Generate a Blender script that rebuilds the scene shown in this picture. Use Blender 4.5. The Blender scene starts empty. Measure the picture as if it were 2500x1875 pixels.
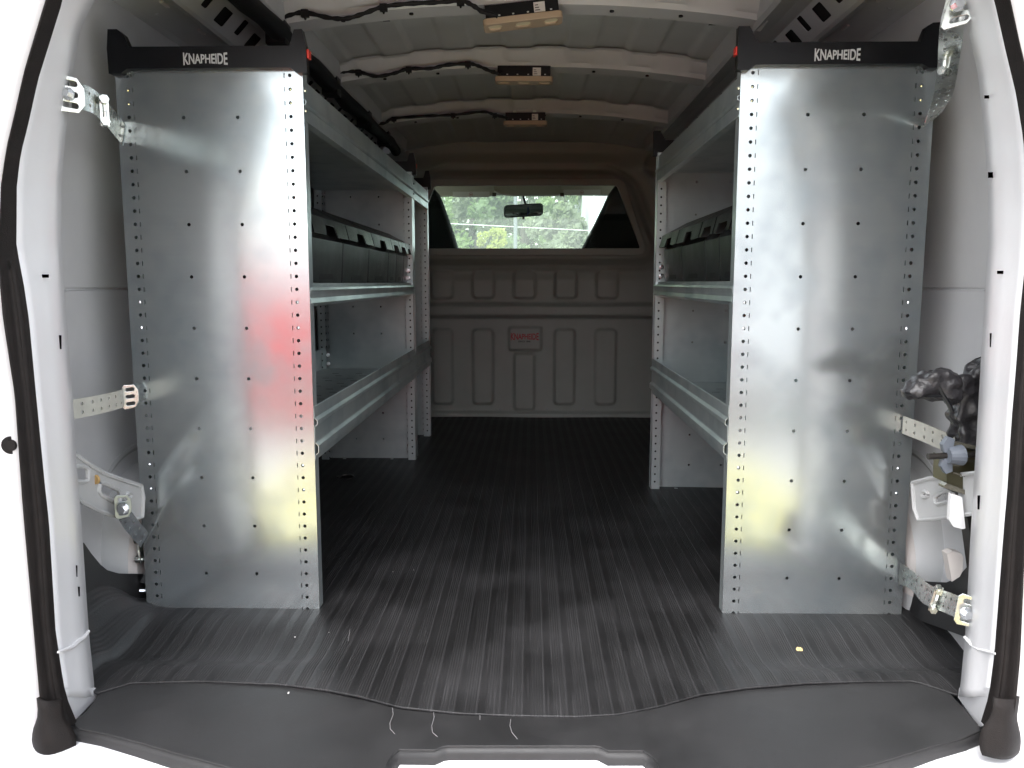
import bpy, bmesh, math, random
from mathutils import Vector, Matrix
random.seed(7)
R = math.radians
sc = bpy.context.scene
COL = sc.collection
# ------------------------------------------------------------ camera
F, CX, CY = 1950.0, 1250.0, 937.5          # focal length and centre in pixels of the 2500 px photograph
PITCH, PAN, ZC = math.atan(247.5 / F), math.atan(45 / F), 0.727
cam = bpy.data.cameras.new('camera'); camo = bpy.data.objects.new('camera', cam); COL.objects.link(camo)
cam.sensor_width = 36.0; cam.lens = 36.0 * F / 2500; cam.clip_start = 0.02; cam.clip_end = 600
camo.location = (0, 0, ZC); camo.rotation_euler = (math.pi / 2 - PITCH, 0, PAN)
sc.camera = camo
# ------------------------------------------------------------ sky, sun, exposure
SUN_EL, SUN_AZ = 58, 200                    # soft overcast sun, high and behind the photographer
w = bpy.data.worlds.new('World'); sc.world = w; w.use_nodes = True
nt = w.node_tree; nt.nodes.clear()
sky = nt.nodes.new('ShaderNodeTexSky'); sky.sky_type = 'NISHITA'; sky.sun_disc = False
sky.sun_elevation = R(SUN_EL); sky.sun_rotation = R(SUN_AZ); sky.dust_density = 2.5; sky.air_density = 1.2; sky.ozone_density = 1
hs = nt.nodes.new('ShaderNodeHueSaturation'); hs.inputs['Saturation'].default_value = 0.30
bg = nt.nodes.new('ShaderNodeBackground'); bg.inputs['Strength'].default_value = 0.15
out = nt.nodes.new('ShaderNodeOutputWorld')
nt.links.new(sky.outputs[0], hs.inputs['Color']); nt.links.new(hs.outputs[0], bg.inputs[0]); nt.links.new(bg.outputs[0], out.inputs[0])
sl = bpy.data.lights.new('sun', 'SUN'); sl.energy = 0.5; sl.angle = R(25); sl.color = (1, .985, .96)
so = bpy.data.objects.new('sun', sl); COL.objects.link(so)
so.rotation_euler = (R(90 - SUN_EL), 0, R(180 - SUN_AZ))
vs = sc.view_settings; vs.view_transform = 'Standard'; vs.look = 'None'; vs.gamma = 1; vs.use_curve_mapping = False
vs.exposure = 2.42
sc.cycles.max_bounces = 10; sc.cycles.diffuse_bounces = 6; sc.cycles.glossy_bounces = 6; sc.cycles.transparent_max_bounces = 12
sc.cycles.caustics_reflective = False; sc.cycles.caustics_refractive = False
sc.cycles.sample_clamp_indirect = 6
sc.cycles.use_denoising = True

# ------------------------------------------------------------ measuring: a pixel of the photo laid on a plane
def ray(u, v):
    x = (u - CX) / F; z = -(v - CY) / F
    y2 = math.cos(PITCH) + z * math.sin(PITCH); z2 = -math.sin(PITCH) + z * math.cos(PITCH)
    return Vector((x * math.cos(PAN) - y2 * math.sin(PAN), x * math.sin(PAN) + y2 * math.cos(PAN), z2))
def AX(u, v, x): r = ray(u, v); t = x / r.x; return Vector((x, r.y * t, ZC + r.z * t))
def AY(u, v, y): r = ray(u, v); t = y / r.y; return Vector((r.x * t, y, ZC + r.z * t))
def AZ(u, v, z): r = ray(u, v); t = (z - ZC) / r.z; return Vector((r.x * t, r.y * t, z))
XM = -0.027                                  # middle of the van
# ------------------------------------------------------------ materials
def mat(name, col, rough=.5, metal=0., noise=0., nscale=20., bump=0., bscale=60., coat=0., rvar=0., stretch=None, spec=.5, emit=None):
    m = bpy.data.materials.new(name); m.use_nodes = True
    t = m.node_tree; b = t.nodes['Principled BSDF']
    b.inputs['Roughness'].default_value = rough; b.inputs['Metallic'].default_value = metal
    b.inputs['Coat Weight'].default_value = coat; b.inputs['Coat Roughness'].default_value = .15
    b.inputs['Specular IOR Level'].default_value = spec
    c = (*col, 1); b.inputs['Base Color'].default_value = c
    if emit: b.inputs['Emission Color'].default_value = (*emit[0], 1); b.inputs['Emission Strength'].default_value = emit[1]
    tc = t.nodes.new('ShaderNodeTexCoord'); mp = t.nodes.new('ShaderNodeMapping'); t.links.new(tc.outputs['Object'], mp.inputs[0])
    if stretch: mp.inputs['Scale'].default_value = stretch
    if noise or rvar:
        n = t.nodes.new('ShaderNodeTexNoise'); n.inputs['Scale'].default_value = nscale; n.inputs['Detail'].default_value = 6; n.inputs['Roughness'].default_value = .62
        t.links.new(mp.outputs[0], n.inputs[0])
        if noise:
            r = t.nodes.new('ShaderNodeMapRange'); r.inputs['From Min'].default_value = .3; r.inputs['From Max'].default_value = .7
            r.inputs['To Min'].default_value = 1 - noise; r.inputs['To Max'].default_value = 1 + noise
            mx = t.nodes.new('ShaderNodeVectorMath'); mx.operation = 'SCALE'; mx.inputs[0].default_value = col
            t.links.new(n.outputs[0], r.inputs[0]); t.links.new(r.outputs[0], mx.inputs['Scale']); t.links.new(mx.outputs[0], b.inputs['Base Color'])
        if rvar:
            r = t.nodes.new('ShaderNodeMapRange'); r.inputs['From Min'].default_value = .35; r.inputs['From Max'].default_value = .65
            r.inputs['To Min'].default_value = rough - rvar; r.inputs['To Max'].default_value = rough + rvar
            t.links.new(n.outputs[0], r.inputs[0]); t.links.new(r.outputs[0], b.inputs['Roughness'])
    if bump:
        n2 = t.nodes.new('ShaderNodeTexNoise'); n2.inputs['Scale'].default_value = bscale; n2.inputs['Detail'].default_value = 4
        t.links.new(mp.outputs[0], n2.inputs[0])
        bp = t.nodes.new('ShaderNodeBump'); bp.inputs['Strength'].default_value = bump; bp.inputs['Distance'].default_value = .002
        t.links.new(n2.outputs[0], bp.inputs['Height']); t.links.new(bp.outputs[0], b.inputs['Normal'])
    return m
def glassy(name, tint, refl=.08, rough=.02):
    m = bpy.data.materials.new(name); m.use_nodes = True; t = m.node_tree; t.nodes.clear()
    tr = t.nodes.new('ShaderNodeBsdfTransparent'); tr.inputs[0].default_value = (*tint, 1)
    gl = t.nodes.new('ShaderNodeBsdfGlossy'); gl.inputs['Roughness'].default_value = rough
    fr = t.nodes.new('ShaderNodeFresnel'); fr.inputs[0].default_value = 1.33
    mx = t.nodes.new('ShaderNodeMixShader'); o = t.nodes.new('ShaderNodeOutputMaterial')
    t.links.new(fr.outputs[0], mx.inputs[0]); t.links.new(tr.outputs[0], mx.inputs[1]); t.links.new(gl.outputs[0], mx.inputs[2]); t.links.new(mx.outputs[0], o.inputs[0])
    return m
def zinc(name, col, r0, dark=.0, wave=.13, metal=.86):
    """galvanised sheet: rolled streaks, cloudy oxide patches, spangle, slight oil-canning"""
    m = bpy.data.materials.new(name); m.use_nodes = True; t = m.node_tree; b = t.nodes['Principled BSDF']
    N = t.nodes.new; L = t.links.new
    b.inputs['Metallic'].default_value = metal
    tc = N('ShaderNodeTexCoord'); geo = N('ShaderNodeNewGeometry')
    a = N('ShaderNodeTexNoise'); a.inputs['Scale'].default_value = 4.2; a.inputs['Detail'].default_value = 3; a.inputs['Roughness'].default_value = .66
    L(geo.outputs['Position'], a.inputs[0])
    mp = N('ShaderNodeMapping'); mp.inputs['Scale'].default_value = (1.2, 1.2, 60); L(geo.outputs['Position'], mp.inputs[0])
    s = N('ShaderNodeTexNoise'); s.inputs['Scale'].default_value = 3; s.inputs['Detail'].default_value = 5; L(mp.outputs[0], s.inputs[0])
    vo = N('ShaderNodeTexNoise'); vo.inputs['Scale'].default_value = 260; vo.inputs['Detail'].default_value = 3; L(geo.outputs['Position'], vo.inputs[0])
    def rng(src, a0, a1, b0, b1):
        r = N('ShaderNodeMapRange'); r.inputs['From Min'].default_value = a0; r.inputs['From Max'].default_value = a1
        r.inputs['To Min'].default_value = b0; r.inputs['To Max'].default_value = b1; L(src, r.inputs[0]); return r.outputs[0]
    def mth(op, x, y):
        n = N('ShaderNodeMath'); n.operation = op
        for i, k in enumerate((x, y)):
            if hasattr(k, 'links'): L(k, n.inputs[i])
            else: n.inputs[i].default_value = k
        return n.outputs[0]
    patch = rng(a.outputs[0], .44, .66, 0, 1)
    mot = N('ShaderNodeTexNoise'); mot.inputs['Scale'].default_value = 55; mot.inputs['Detail'].default_value = 4; L(geo.outputs['Position'], mot.inputs[0])
    patch = mth('MULTIPLY', patch, rng(mot.outputs[0], .35, .65, .82, 1.0))
    k = mth('SUBTRACT', 1.0, mth('MULTIPLY', patch, .22 + dark))
    k = mth('MULTIPLY', k, rng(s.outputs[0], .3, .7, .985, 1.015))
    sc_ = N('ShaderNodeVectorMath'); sc_.operation = 'SCALE'
    mc = N('ShaderNodeMix'); mc.data_type = 'RGBA'; mc.inputs[6].default_value = (*col, 1); mc.inputs[7].default_value = (col[0] * .90, col[1] * .96, col[2] * 1.0, 1)
    L(patch, mc.inputs[0]); L(mc.outputs[2], sc_.inputs[0]); L(k, sc_.inputs['Scale']); L(sc_.outputs[0], b.inputs['Base Color'])
    L(mth('ADD', rng(patch, 0, 1, r0, r0 + .10), rng(s.outputs[0], .3, .7, -.004, .004)), b.inputs['Roughness'])
    big = N('ShaderNodeTexNoise'); big.inputs['Scale'].default_value = 3.2; big.inputs['Detail'].default_value = 1; L(geo.outputs['Position'], big.inputs[0])
    bp = N('ShaderNodeBump'); bp.inputs['Strength'].default_value = wave; bp.inputs['Distance'].default_value = .02; L(big.outputs[0], bp.inputs['Height'])
    L(bp.outputs[0], b.inputs['Normal'])
    return m
M = {}
M['white'] = mat('white_paint', (.70, .70, .715), .38, coat=.3, noise=.02, nscale=8, bump=.05, bscale=300)
M['inner'] = mat('inner_paint', (.66, .66, .67), .42, noise=.05, nscale=5, bump=.08, bscale=260, coat=.1)
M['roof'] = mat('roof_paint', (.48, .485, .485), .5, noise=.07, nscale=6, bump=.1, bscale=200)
M['zinc'] = zinc('zinc_sheet', (.575, .612, .615), .155, wave=.035)
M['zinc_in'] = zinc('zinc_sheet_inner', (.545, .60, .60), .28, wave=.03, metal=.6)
M['bright'] = mat('bright_zinc', (.78, .80, .82), .18, 1.0, noise=.12, nscale=40, rvar=.06)
M['strap'] = mat('yellow_zinc', (.62, .64, .61), .27, 1.0, noise=.1, nscale=30, rvar=.06)
M['cream'] = mat('cream_strap', (.50, .49, .44), .45, .3, noise=.08, nscale=40)
M['black'] = mat('black_plastic', (.006, .0065, .008), .36, noise=.15, nscale=14, bump=.15, bscale=500, rvar=.08, spec=.28)
M['bin'] = mat('bin_plastic', (.020, .022, .023), .36, noise=.2, nscale=9, bump=.2, bscale=600, rvar=.07, spec=.3)
M['binlab'] = mat('bin_recess', (.010, .010, .011), .5)
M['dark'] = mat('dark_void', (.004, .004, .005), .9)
M['seal'] = mat('seal_rubber', (.010, .008, .0075), .6, noise=.25, nscale=40, bump=.5, bscale=700, spec=.2)
M['scuff'] = mat('scuff_plastic', (.0165, .0162, .017), .54, noise=.22, nscale=7, bump=.25, bscale=900, rvar=.06)
M['part'] = mat('partition_plastic', (.232, .246, .226), .5, noise=.05, nscale=6, bump=.2, bscale=900)
M['silver'] = mat('lettering_silver', (.48, .49, .50), .4)
M['redp'] = mat('red_plastic', (.62, .035, .02), .4)
M['redt'] = mat('red_print', (.33, .03, .035), .5)
M['blackt'] = mat('black_print', (.02, .02, .02), .5)
M['tape'] = mat('harness_tape', (.007, .007, .008), .6, spec=.25, bump=.6, bscale=250)
M['tan'] = mat('lamp_tan', (.42, .32, .22), .5)
M['lens'] = mat('lamp_lens', (.80, .72, .50), .25)
M['paper'] = mat('sticker_paper', (.62, .60, .58), .5)
M['head'] = mat('headliner', (.45, .43, .36), .9, bump=.2, bscale=400)
M['seat'] = mat('seat_cloth', (.012, .013, .015), .8, bump=.3, bscale=500)
M['olive'] = mat('jack_paint', (.055, .050, .026), .32, .3, noise=.1, nscale=30)
M['wing'] = mat('wing_nut_plastic', (.11, .125, .15), .5, noise=.1, nscale=30)
M['dullsteel'] = mat('dull_steel', (.22, .24, .24), .3, 1.0, noise=.1, nscale=40)
M['bolt'] = mat('dark_steel', (.05, .045, .042), .4, .7)
M['vinyl'] = mat('black_vinyl', (.020, .019, .021), .36, noise=.25, nscale=18, bump=.7, bscale=240)
M['patch'] = mat('sealer_pink', (.57, .535, .51), .6)
M['mirror'] = mat('mirror_glass', (.75, .78, .80), .03, 1.0)
M['blue'] = mat('blue_tag', (.02, .08, .55), .5)
M['brass'] = mat('brass_flake', (.55, .36, .15), .4, .4)
M['dust'] = mat('thread_white', (.17, .165, .17), .8)
M['dusty'] = glassy('windscreen_glass', (.88, .93, .90))
_t = M['dusty'].node_tree; _o = [n for n in _t.nodes if n.type == 'OUTPUT_MATERIAL'][0]; _s = _o.inputs[0].links[0].from_socket
_d = _t.nodes.new('ShaderNodeBsdfTranslucent'); _d.inputs[0].default_value = (.9, .95, .9, 1); _m = _t.nodes.new('ShaderNodeMixShader'); _m.inputs[0].default_value = .13
_t.links.new(_s, _m.inputs[1]); _t.links.new(_d.outputs[0], _m.inputs[2]); _t.links.new(_m.outputs[0], _o.inputs[0])
M['glass'] = glassy('pane_glass', (.86, .92, .88))
M['dglass'] = mat('privacy_glass', (.07, .075, .09), .25, 0, spec=.4)
# rubber mat: broad ribs running front to back, dusty and worn towards the sill
def mat_rubber():
    m = bpy.data.materials.new('ribbed_rubber'); m.use_nodes = True; t = m.node_tree; b = t.nodes['Principled BSDF']; N = t.nodes.new; L = t.links.new
    uv = N('ShaderNodeTexCoord'); sp = N('ShaderNodeSeparateXYZ'); L(uv.outputs['Object'], sp.inputs[0])
    def mth(op, x, y=0.0):
        n = N('ShaderNodeMath'); n.operation = op
        for i, k in enumerate((x, y)):
            if hasattr(k, 'links'): L(k, n.inputs[i])
            else: n.inputs[i].default_value = k
        return n.outputs[0]
    wob = N('ShaderNodeTexNoise'); wob.inputs['Scale'].default_value = 2.0; L(uv.outputs['Object'], wob.inputs[0])
    x = mth('ADD', sp.outputs[0], mth('MULTIPLY', wob.outputs[0], .006))
    fr = mth('FRACT', mth('DIVIDE', mth('ADD', x, 5.0), .0385))
    band = mth('GREATER_THAN', fr, .62)
    edge = mth('LESS_THAN', mth('ABSOLUTE', mth('SUBTRACT', fr, .62)), .045)
    fine = mth('SINE', mth('MULTIPLY', x, 6.2832 / .0046)); fine = mth('MULTIPLY', mth('ADD', fine, 1.0), .5)
    finem = mth('MULTIPLY', fine, mth('SUBTRACT', 1.0, band))
    hgt = mth('ADD', mth('MULTIPLY', band, .45), mth('ADD', mth('MULTIPLY', edge, .7), mth('MULTIPLY', finem, .35)))
    nz = N('ShaderNodeTexNoise'); nz.inputs['Scale'].default_value = 5; nz.inputs['Detail'].default_value = 8; L(uv.outputs['Object'], nz.inputs[0])
    sp2 = N('ShaderNodeTexNoise'); sp2.inputs['Scale'].default_value = 300; sp2.inputs['Detail'].default_value = 4; L(uv.outputs['Object'], sp2.inputs[0])
    dust = mth('MULTIPLY', mth('MAXIMUM', mth('SUBTRACT', nz.outputs[0], .42), 0.0), .055)
    speck = mth('MULTIPLY', mth('GREATER_THAN', sp2.outputs[0], .70), .05)
    st = N('ShaderNodeMapping'); st.inputs['Scale'].default_value = (220, 5, 1); L(uv.outputs['Object'], st.inputs[0])
    sn = N('ShaderNodeTexNoise'); sn.inputs['Scale'].default_value = 1; sn.inputs['Detail'].default_value = 3; L(st.outputs[0], sn.inputs[0])
    streak = mth('MULTIPLY', mth('MAXIMUM', mth('SUBTRACT', sn.outputs[0], .58), 0.0), .12)
    v = mth('ADD', mth('ADD', .011, dust), mth('ADD', speck, mth('ADD', streak, mth('MULTIPLY', edge, .010))))
    v = mth('SUBTRACT', v, mth('MULTIPLY', band, .004))
    cb = N('ShaderNodeCombineColor'); L(v, cb.inputs[0]); L(mth('MULTIPLY', v, .98), cb.inputs[1]); L(mth('MULTIPLY', v, 1.03), cb.inputs[2]); L(cb.outputs[0], b.inputs['Base Color'])
    L(mth('ADD', .58, mth('MULTIPLY', band, -.07)), b.inputs['Roughness']); b.inputs['Specular IOR Level'].default_value = .35
    bp = N('ShaderNodeBump'); bp.inputs['Strength'].default_value = .6; bp.inputs['Distance'].default_value = .0016; L(hgt, bp.inputs['Height'])
    bp2 = N('ShaderNodeBump'); bp2.inputs['Strength'].default_value = .35; bp2.inputs['Distance'].default_value = .0008; L(sp2.outputs[0], bp2.inputs['Height']); L(bp.outputs[0], bp2.inputs['Normal']); L(bp2.outputs[0], b.inputs['Normal'])
    return m
M['rubber'] = mat_rubber()

# ------------------------------------------------------------ object helpers
def tag(o, label=None, cat=None, group=None, kind=None):
    if label: o['label'] = label
    if cat: o['category'] = cat
    if group: o['group'] = group
    if kind: o['kind'] = kind
    return o
ORG = {}
def thing(name, label, cat, loc=(0, 0, 0), group=None):
    o = bpy.data.objects.new(name, None); COL.objects.link(o); o.location = loc; o.empty_display_size = .1
    ORG[o.name] = Vector(loc)
    return tag(o, label, cat, group)
def origin(p):
    while p is not None:
        if p.name in ORG: return ORG[p.name]
        p = p.parent
    return Vector((0, 0, 0))
def link(name, me, m, parent=None, smooth=False, label=None):
    o = bpy.data.objects.new(name, me); COL.objects.link(o)
    if parent is not None:
        o.parent = parent; me.transform(Matrix.Translation(-origin(parent)))
    if m is not None:
        for k in (m if isinstance(m, (list, tuple)) else [m]): me.materials.append(M[k] if isinstance(k, str) else k)
    if smooth:
        for p in me.polygons: p.use_smooth = True
        if smooth != 'all':
            me.set_sharp_from_angle(angle=R(35))
    if label: o['label'] = label
    return o
class MB:
    """collects shapes into one mesh"""
    def __init__(s): s.bm = bmesh.new(); s.mi = 0
    def _set(s, fs):
        for f in fs: f.material_index = s.mi
    def box(s, a, b):
        x0, x1 = sorted((a[0], b[0])); y0, y1 = sorted((a[1], b[1])); z0, z1 = sorted((a[2], b[2]))
        v = [s.bm.verts.new(p) for p in ((x0,y0,z0),(x1,y0,z0),(x1,y1,z0),(x0,y1,z0),(x0,y0,z1),(x1,y0,z1),(x1,y1,z1),(x0,y1,z1))]
        s._set([s.bm.faces.new([v[i] for i in q]) for q in ((3,2,1,0),(4,5,6,7),(0,1,5,4),(1,2,6,5),(2,3,7,6),(3,0,4,7))]); return s
    def tube(s, pts, r, n=8, cap=True, flat=1.0):
        pts = [Vector(p) for p in pts]; rings = []
        rr = r if isinstance(r, (list, tuple)) else [r] * len(pts)
        up = Vector((0, 0, 1)); prev = None
        for i, p in enumerate(pts):
            d = (pts[min(i + 1, len(pts) - 1)] - pts[max(i - 1, 0)]).normalized()
            if prev is None: a = d.cross(up if abs(d.z) < .9 else Vector((1, 0, 0))).normalized()
            else: a = (prev - d * prev.dot(d)).normalized()
            prev = a; b = d.cross(a)
            rings.append([s.bm.verts.new(p + rr[i] * (a * math.cos(2 * math.pi * k / n) + b * flat * math.sin(2 * math.pi * k / n))) for k in range(n)])
        fs = []
        for i in range(len(rings) - 1):
            for k in range(n): fs.append(s.bm.faces.new((rings[i][k], rings[i][(k + 1) % n], rings[i + 1][(k + 1) % n], rings[i + 1][k])))
        if cap: fs.append(s.bm.faces.new(rings[0][::-1])); fs.append(s.bm.faces.new(rings[-1]))
        s._set(fs); return s
    def cyl(s, a, b, r, n=12): return s.tube([a, b], r, n)
    def prism(s, poly, d):
        """planar polygon pushed along d"""
        d = Vector(d); a = [s.bm.verts.new(p) for p in poly]; b = [s.bm.verts.new(Vector(p) + d) for p in poly]; n = len(poly)
        s._set([s.bm.faces.new(a), s.bm.faces.new(b[::-1])] + [s.bm.faces.new((a[(i + 1) % n], a[i], b[i], b[(i + 1) % n])) for i in range(n)]); return s
    def grid(s, rows, closed=False):
        vs_ = [[s.bm.verts.new(p) for p in r] for r in rows]; fs = []
        for i in range(len(vs_) - 1):
            n = len(vs_[i])
            for j in range(n if closed else n - 1): fs.append(s.bm.faces.new((vs_[i][j], vs_[i][(j + 1) % n], vs_[i + 1][(j + 1) % n], vs_[i + 1][j])))
        s._set(fs); return s
    def ball(s, c, r, n=10, sq=(1, 1, 1)):
        rows = []
        for i in range(n // 2 + 1):
            th = math.pi * i / (n // 2); th = min(max(th, .02), math.pi - .02)
            rows.append([(c[0] + r * sq[0] * math.sin(th) * math.cos(2 * math.pi * k / n), c[1] + r * sq[1] * math.sin(th) * math.sin(2 * math.pi * k / n), c[2] + r * sq[2] * math.cos(th)) for k in range(n)])
        return s.grid(rows, True)
    def add(s, me, fn=None):
        b2 = bmesh.new(); b2.from_mesh(me); mp = {}
        for v in b2.verts: mp[v] = s.bm.verts.new(fn(v.co) if fn else v.co)
        for f in b2.faces:
            try: s._set([s.bm.faces.new([mp[v] for v in f.verts])])
            except ValueError: pass
        b2.free(); return s
    def bend_rows(s, axis, cuts):
        for c in cuts:
            g = s.bm.verts[:] + s.bm.edges[:] + s.bm.faces[:]
            co = Vector((0, 0, 0)); co[axis] = c; no = Vector((0, 0, 0)); no[axis] = 1
            bmesh.ops.bisect_plane(s.bm, geom=g, plane_co=co, plane_no=no, dist=1e-6)
        return s
    def xform(s, fn):
        for v in s.bm.verts: v.co = fn(v.co.copy())
        return s
    def build(s, name, m, parent=None, smooth=False, label=None, fixn=True):
        if fixn: bmesh.ops.recalc_face_normals(s.bm, faces=s.bm.faces[:])
        me = bpy.data.meshes.new(name); s.bm.to_mesh(me); s.bm.free()
        return link(name, me, m, parent, smooth, label)
def build_each(mb, name, m, parent=None, smooth=False):
    """every loose piece becomes an object of its own"""
    bm = mb.bm; bm.verts.ensure_lookup_table(); seen = set(); out_ = []
    for v0 in bm.verts:
        if v0.index in seen: continue
    bm.verts.index_update(); seen = set(); isl = []
    for v0 in bm.verts:
        if v0.index in seen: continue
        st = [v0]; seen.add(v0.index); g = []
        while st:
            v = st.pop(); g.append(v)
            for e in v.link_edges:
                w2 = e.other_vert(v)
                if w2.index not in seen: seen.add(w2.index); st.append(w2)
        isl.append(g)
    for g in isl:
        m2 = MB(); mp = {v: m2.bm.verts.new(v.co) for v in g}
        for f in {f for v in g for f in v.link_faces}: m2.bm.faces.new([mp[v] for v in f.verts])
        out_.append(m2.build(name, m, parent, smooth))
    bm.free(); return out_
def pixplate(poly, holes, yf, t, name, m, par, rim=0.):
    """sheet-metal plate whose outline was read off the photo, standing on the surface y = yf(u)"""
    mb = MB().add(flat([(u, -v) for u, v in poly], [[(u, -v) for u, v in h] for h in holes], 2.0))
    us = [p[0] for p in poly]; u0, u1 = min(us), max(us); mb.bend_rows(0, [u0 + (u1 - u0) * i / 10 for i in range(1, 10)])
    o = mb.xform(lambda c: AY(c.x, -c.y, yf(c.x)) + Vector((0, c.z * t / 2, 0))).build(name, m, par)
    if rim:
        for lp in [poly] + list(holes):
            r2 = MB().tube([AY(u, v, yf(u) - rim * .4) for u, v in list(lp) + [lp[0]]], rim, 6, cap=False); r2.build(name + '_edge', m, o, True)
    return o
def circ(cx, cy, r, n=12): return [(cx + r * math.cos(2 * math.pi * k / n), cy + r * math.sin(2 * math.pi * k / n)) for k in range(n)]
def rect(x0, y0, x1, y1): return [(x0, y0), (x1, y0), (x1, y1), (x0, y1)]
def rrect(x0, y0, x1, y1, r, n=4):
    p = []
    for cx, cy, a in ((x1 - r, y0 + r, -90), (x1 - r, y1 - r, 0), (x0 + r, y1 - r, 90), (x0 + r, y0 + r, 180)):
        for k in range(n + 1):
            t = R(a + 90 * k / n); p.append((cx + r * math.cos(t), cy + r * math.sin(t)))
    return p
def flat(outer, holes=(), t=.0015, bevel=0.):
    """mesh of a flat plate with real holes, in XY, thickness t about z=0"""
    cu = bpy.data.curves.new('tmp', 'CURVE'); cu.dimensions = '2D'; cu.fill_mode = 'BOTH'; cu.extrude = t / 2
    if bevel: cu.bevel_depth = bevel; cu.offset = -bevel; cu.bevel_resolution = 1
    for lp in [outer] + list(holes):
        sp = cu.splines.new('POLY'); sp.points.add(len(lp) - 1)
        for i, p in enumerate(lp): sp.points[i].co = (p[0], p[1], 0, 1)
        sp.use_cyclic_u = True
    o = bpy.data.objects.new('tmp', cu); me = bpy.data.meshes.new_from_object(o)
    bpy.data.objects.remove(o); bpy.data.curves.remove(cu)
    return me
def textmesh(s, size, t=.0008, bold=0., extr=True):
    cu = bpy.data.curves.new('tmp', 'FONT'); cu.body = s; cu.size = size; cu.extrude = t / 2; cu.offset = bold; cu.align_x = 'CENTER'; cu.align_y = 'CENTER'
    cu.resolution_u = 3
    o = bpy.data.objects.new('tmp', cu); me = bpy.data.meshes.new_from_object(o)
    bpy.data.objects.remove(o); bpy.data.curves.remove(cu); return me
def lettering(word, wid, hgt, flare=.35, bold=.002, shift=0.):
    """condensed capitals, taller towards both ends like the maker's logo; returns mesh centred at 0 in XY"""
    me = textmesh(word, .1, bold=bold)
    xs = [v.co.x for v in me.vertices]; ys = [v.co.y for v in me.vertices]
    cx, hx = (min(xs) + max(xs)) / 2, (max(xs) - min(xs)) / 2; cy, hy = (min(ys) + max(ys)) / 2, (max(ys) - min(ys)) / 2
    for v in me.vertices:
        a = (v.co.x - cx) / hx; b = (v.co.y - cy) / hy
        k = 1 - flare + flare * abs(a) ** 1.6
        v.co.x = a * wid / 2; v.co.y = b * hgt / 2 * k + shift * (1 - a * a) * hgt
    return me
def XZ(y, s=1): return lambda c: Vector((c.x, y + c.z * s, c.y))       # plate in the x-z plane
def YZ(x): return lambda c: Vector((x + c.z, c.x, c.y))               # plate in the y-z plane
def loftpts(rows, thick=0): return rows
def bolt_head(mb, p, d, r=.007, h=.005):
    d = Vector(d).normalized(); p = Vector(p)
    mb.tube([p, p + d * h * .25], r * 1.5, 12); mb.tube([p + d * h * .25, p + d * h], r, 6)
def solid(o, t, off=-1):
    md = o.modifiers.new('Solidify', 'SOLIDIFY'); md.thickness = t; md.offset = off; return o
def lerp(a, b, t): return a + (b - a) * t
def interp(tab, v):
    if v <= tab[0][0]:
        (v0, a), (v1, b) = tab[0], tab[1]; return a + (b - a) * (v - v0) / (v1 - v0)
    for (v0, a), (v1, b) in zip(tab, tab[1:]):
        if v <= v1: return a + (b - a) * (v - v0) / (v1 - v0)
    return tab[-1][1]

# ============================================================ THE GROUND OUTSIDE
GZ = -.65
g = MB().box((-60, -40, GZ - .3), (60, 90, GZ)).build('pavement', mat('concrete', (.42, .41, .39), .85, noise=.12, nscale=1.5, bump=.4, bscale=40))
tag(g, kind='structure')
k = MB().box((-1.75, -2.75, GZ), (1.7, -.75, GZ + .004)).build('painted_marking', mat('yellow_road_paint', (.40, .36, .10), .6, noise=.1, nscale=6))
tag(k, kind='structure')

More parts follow.
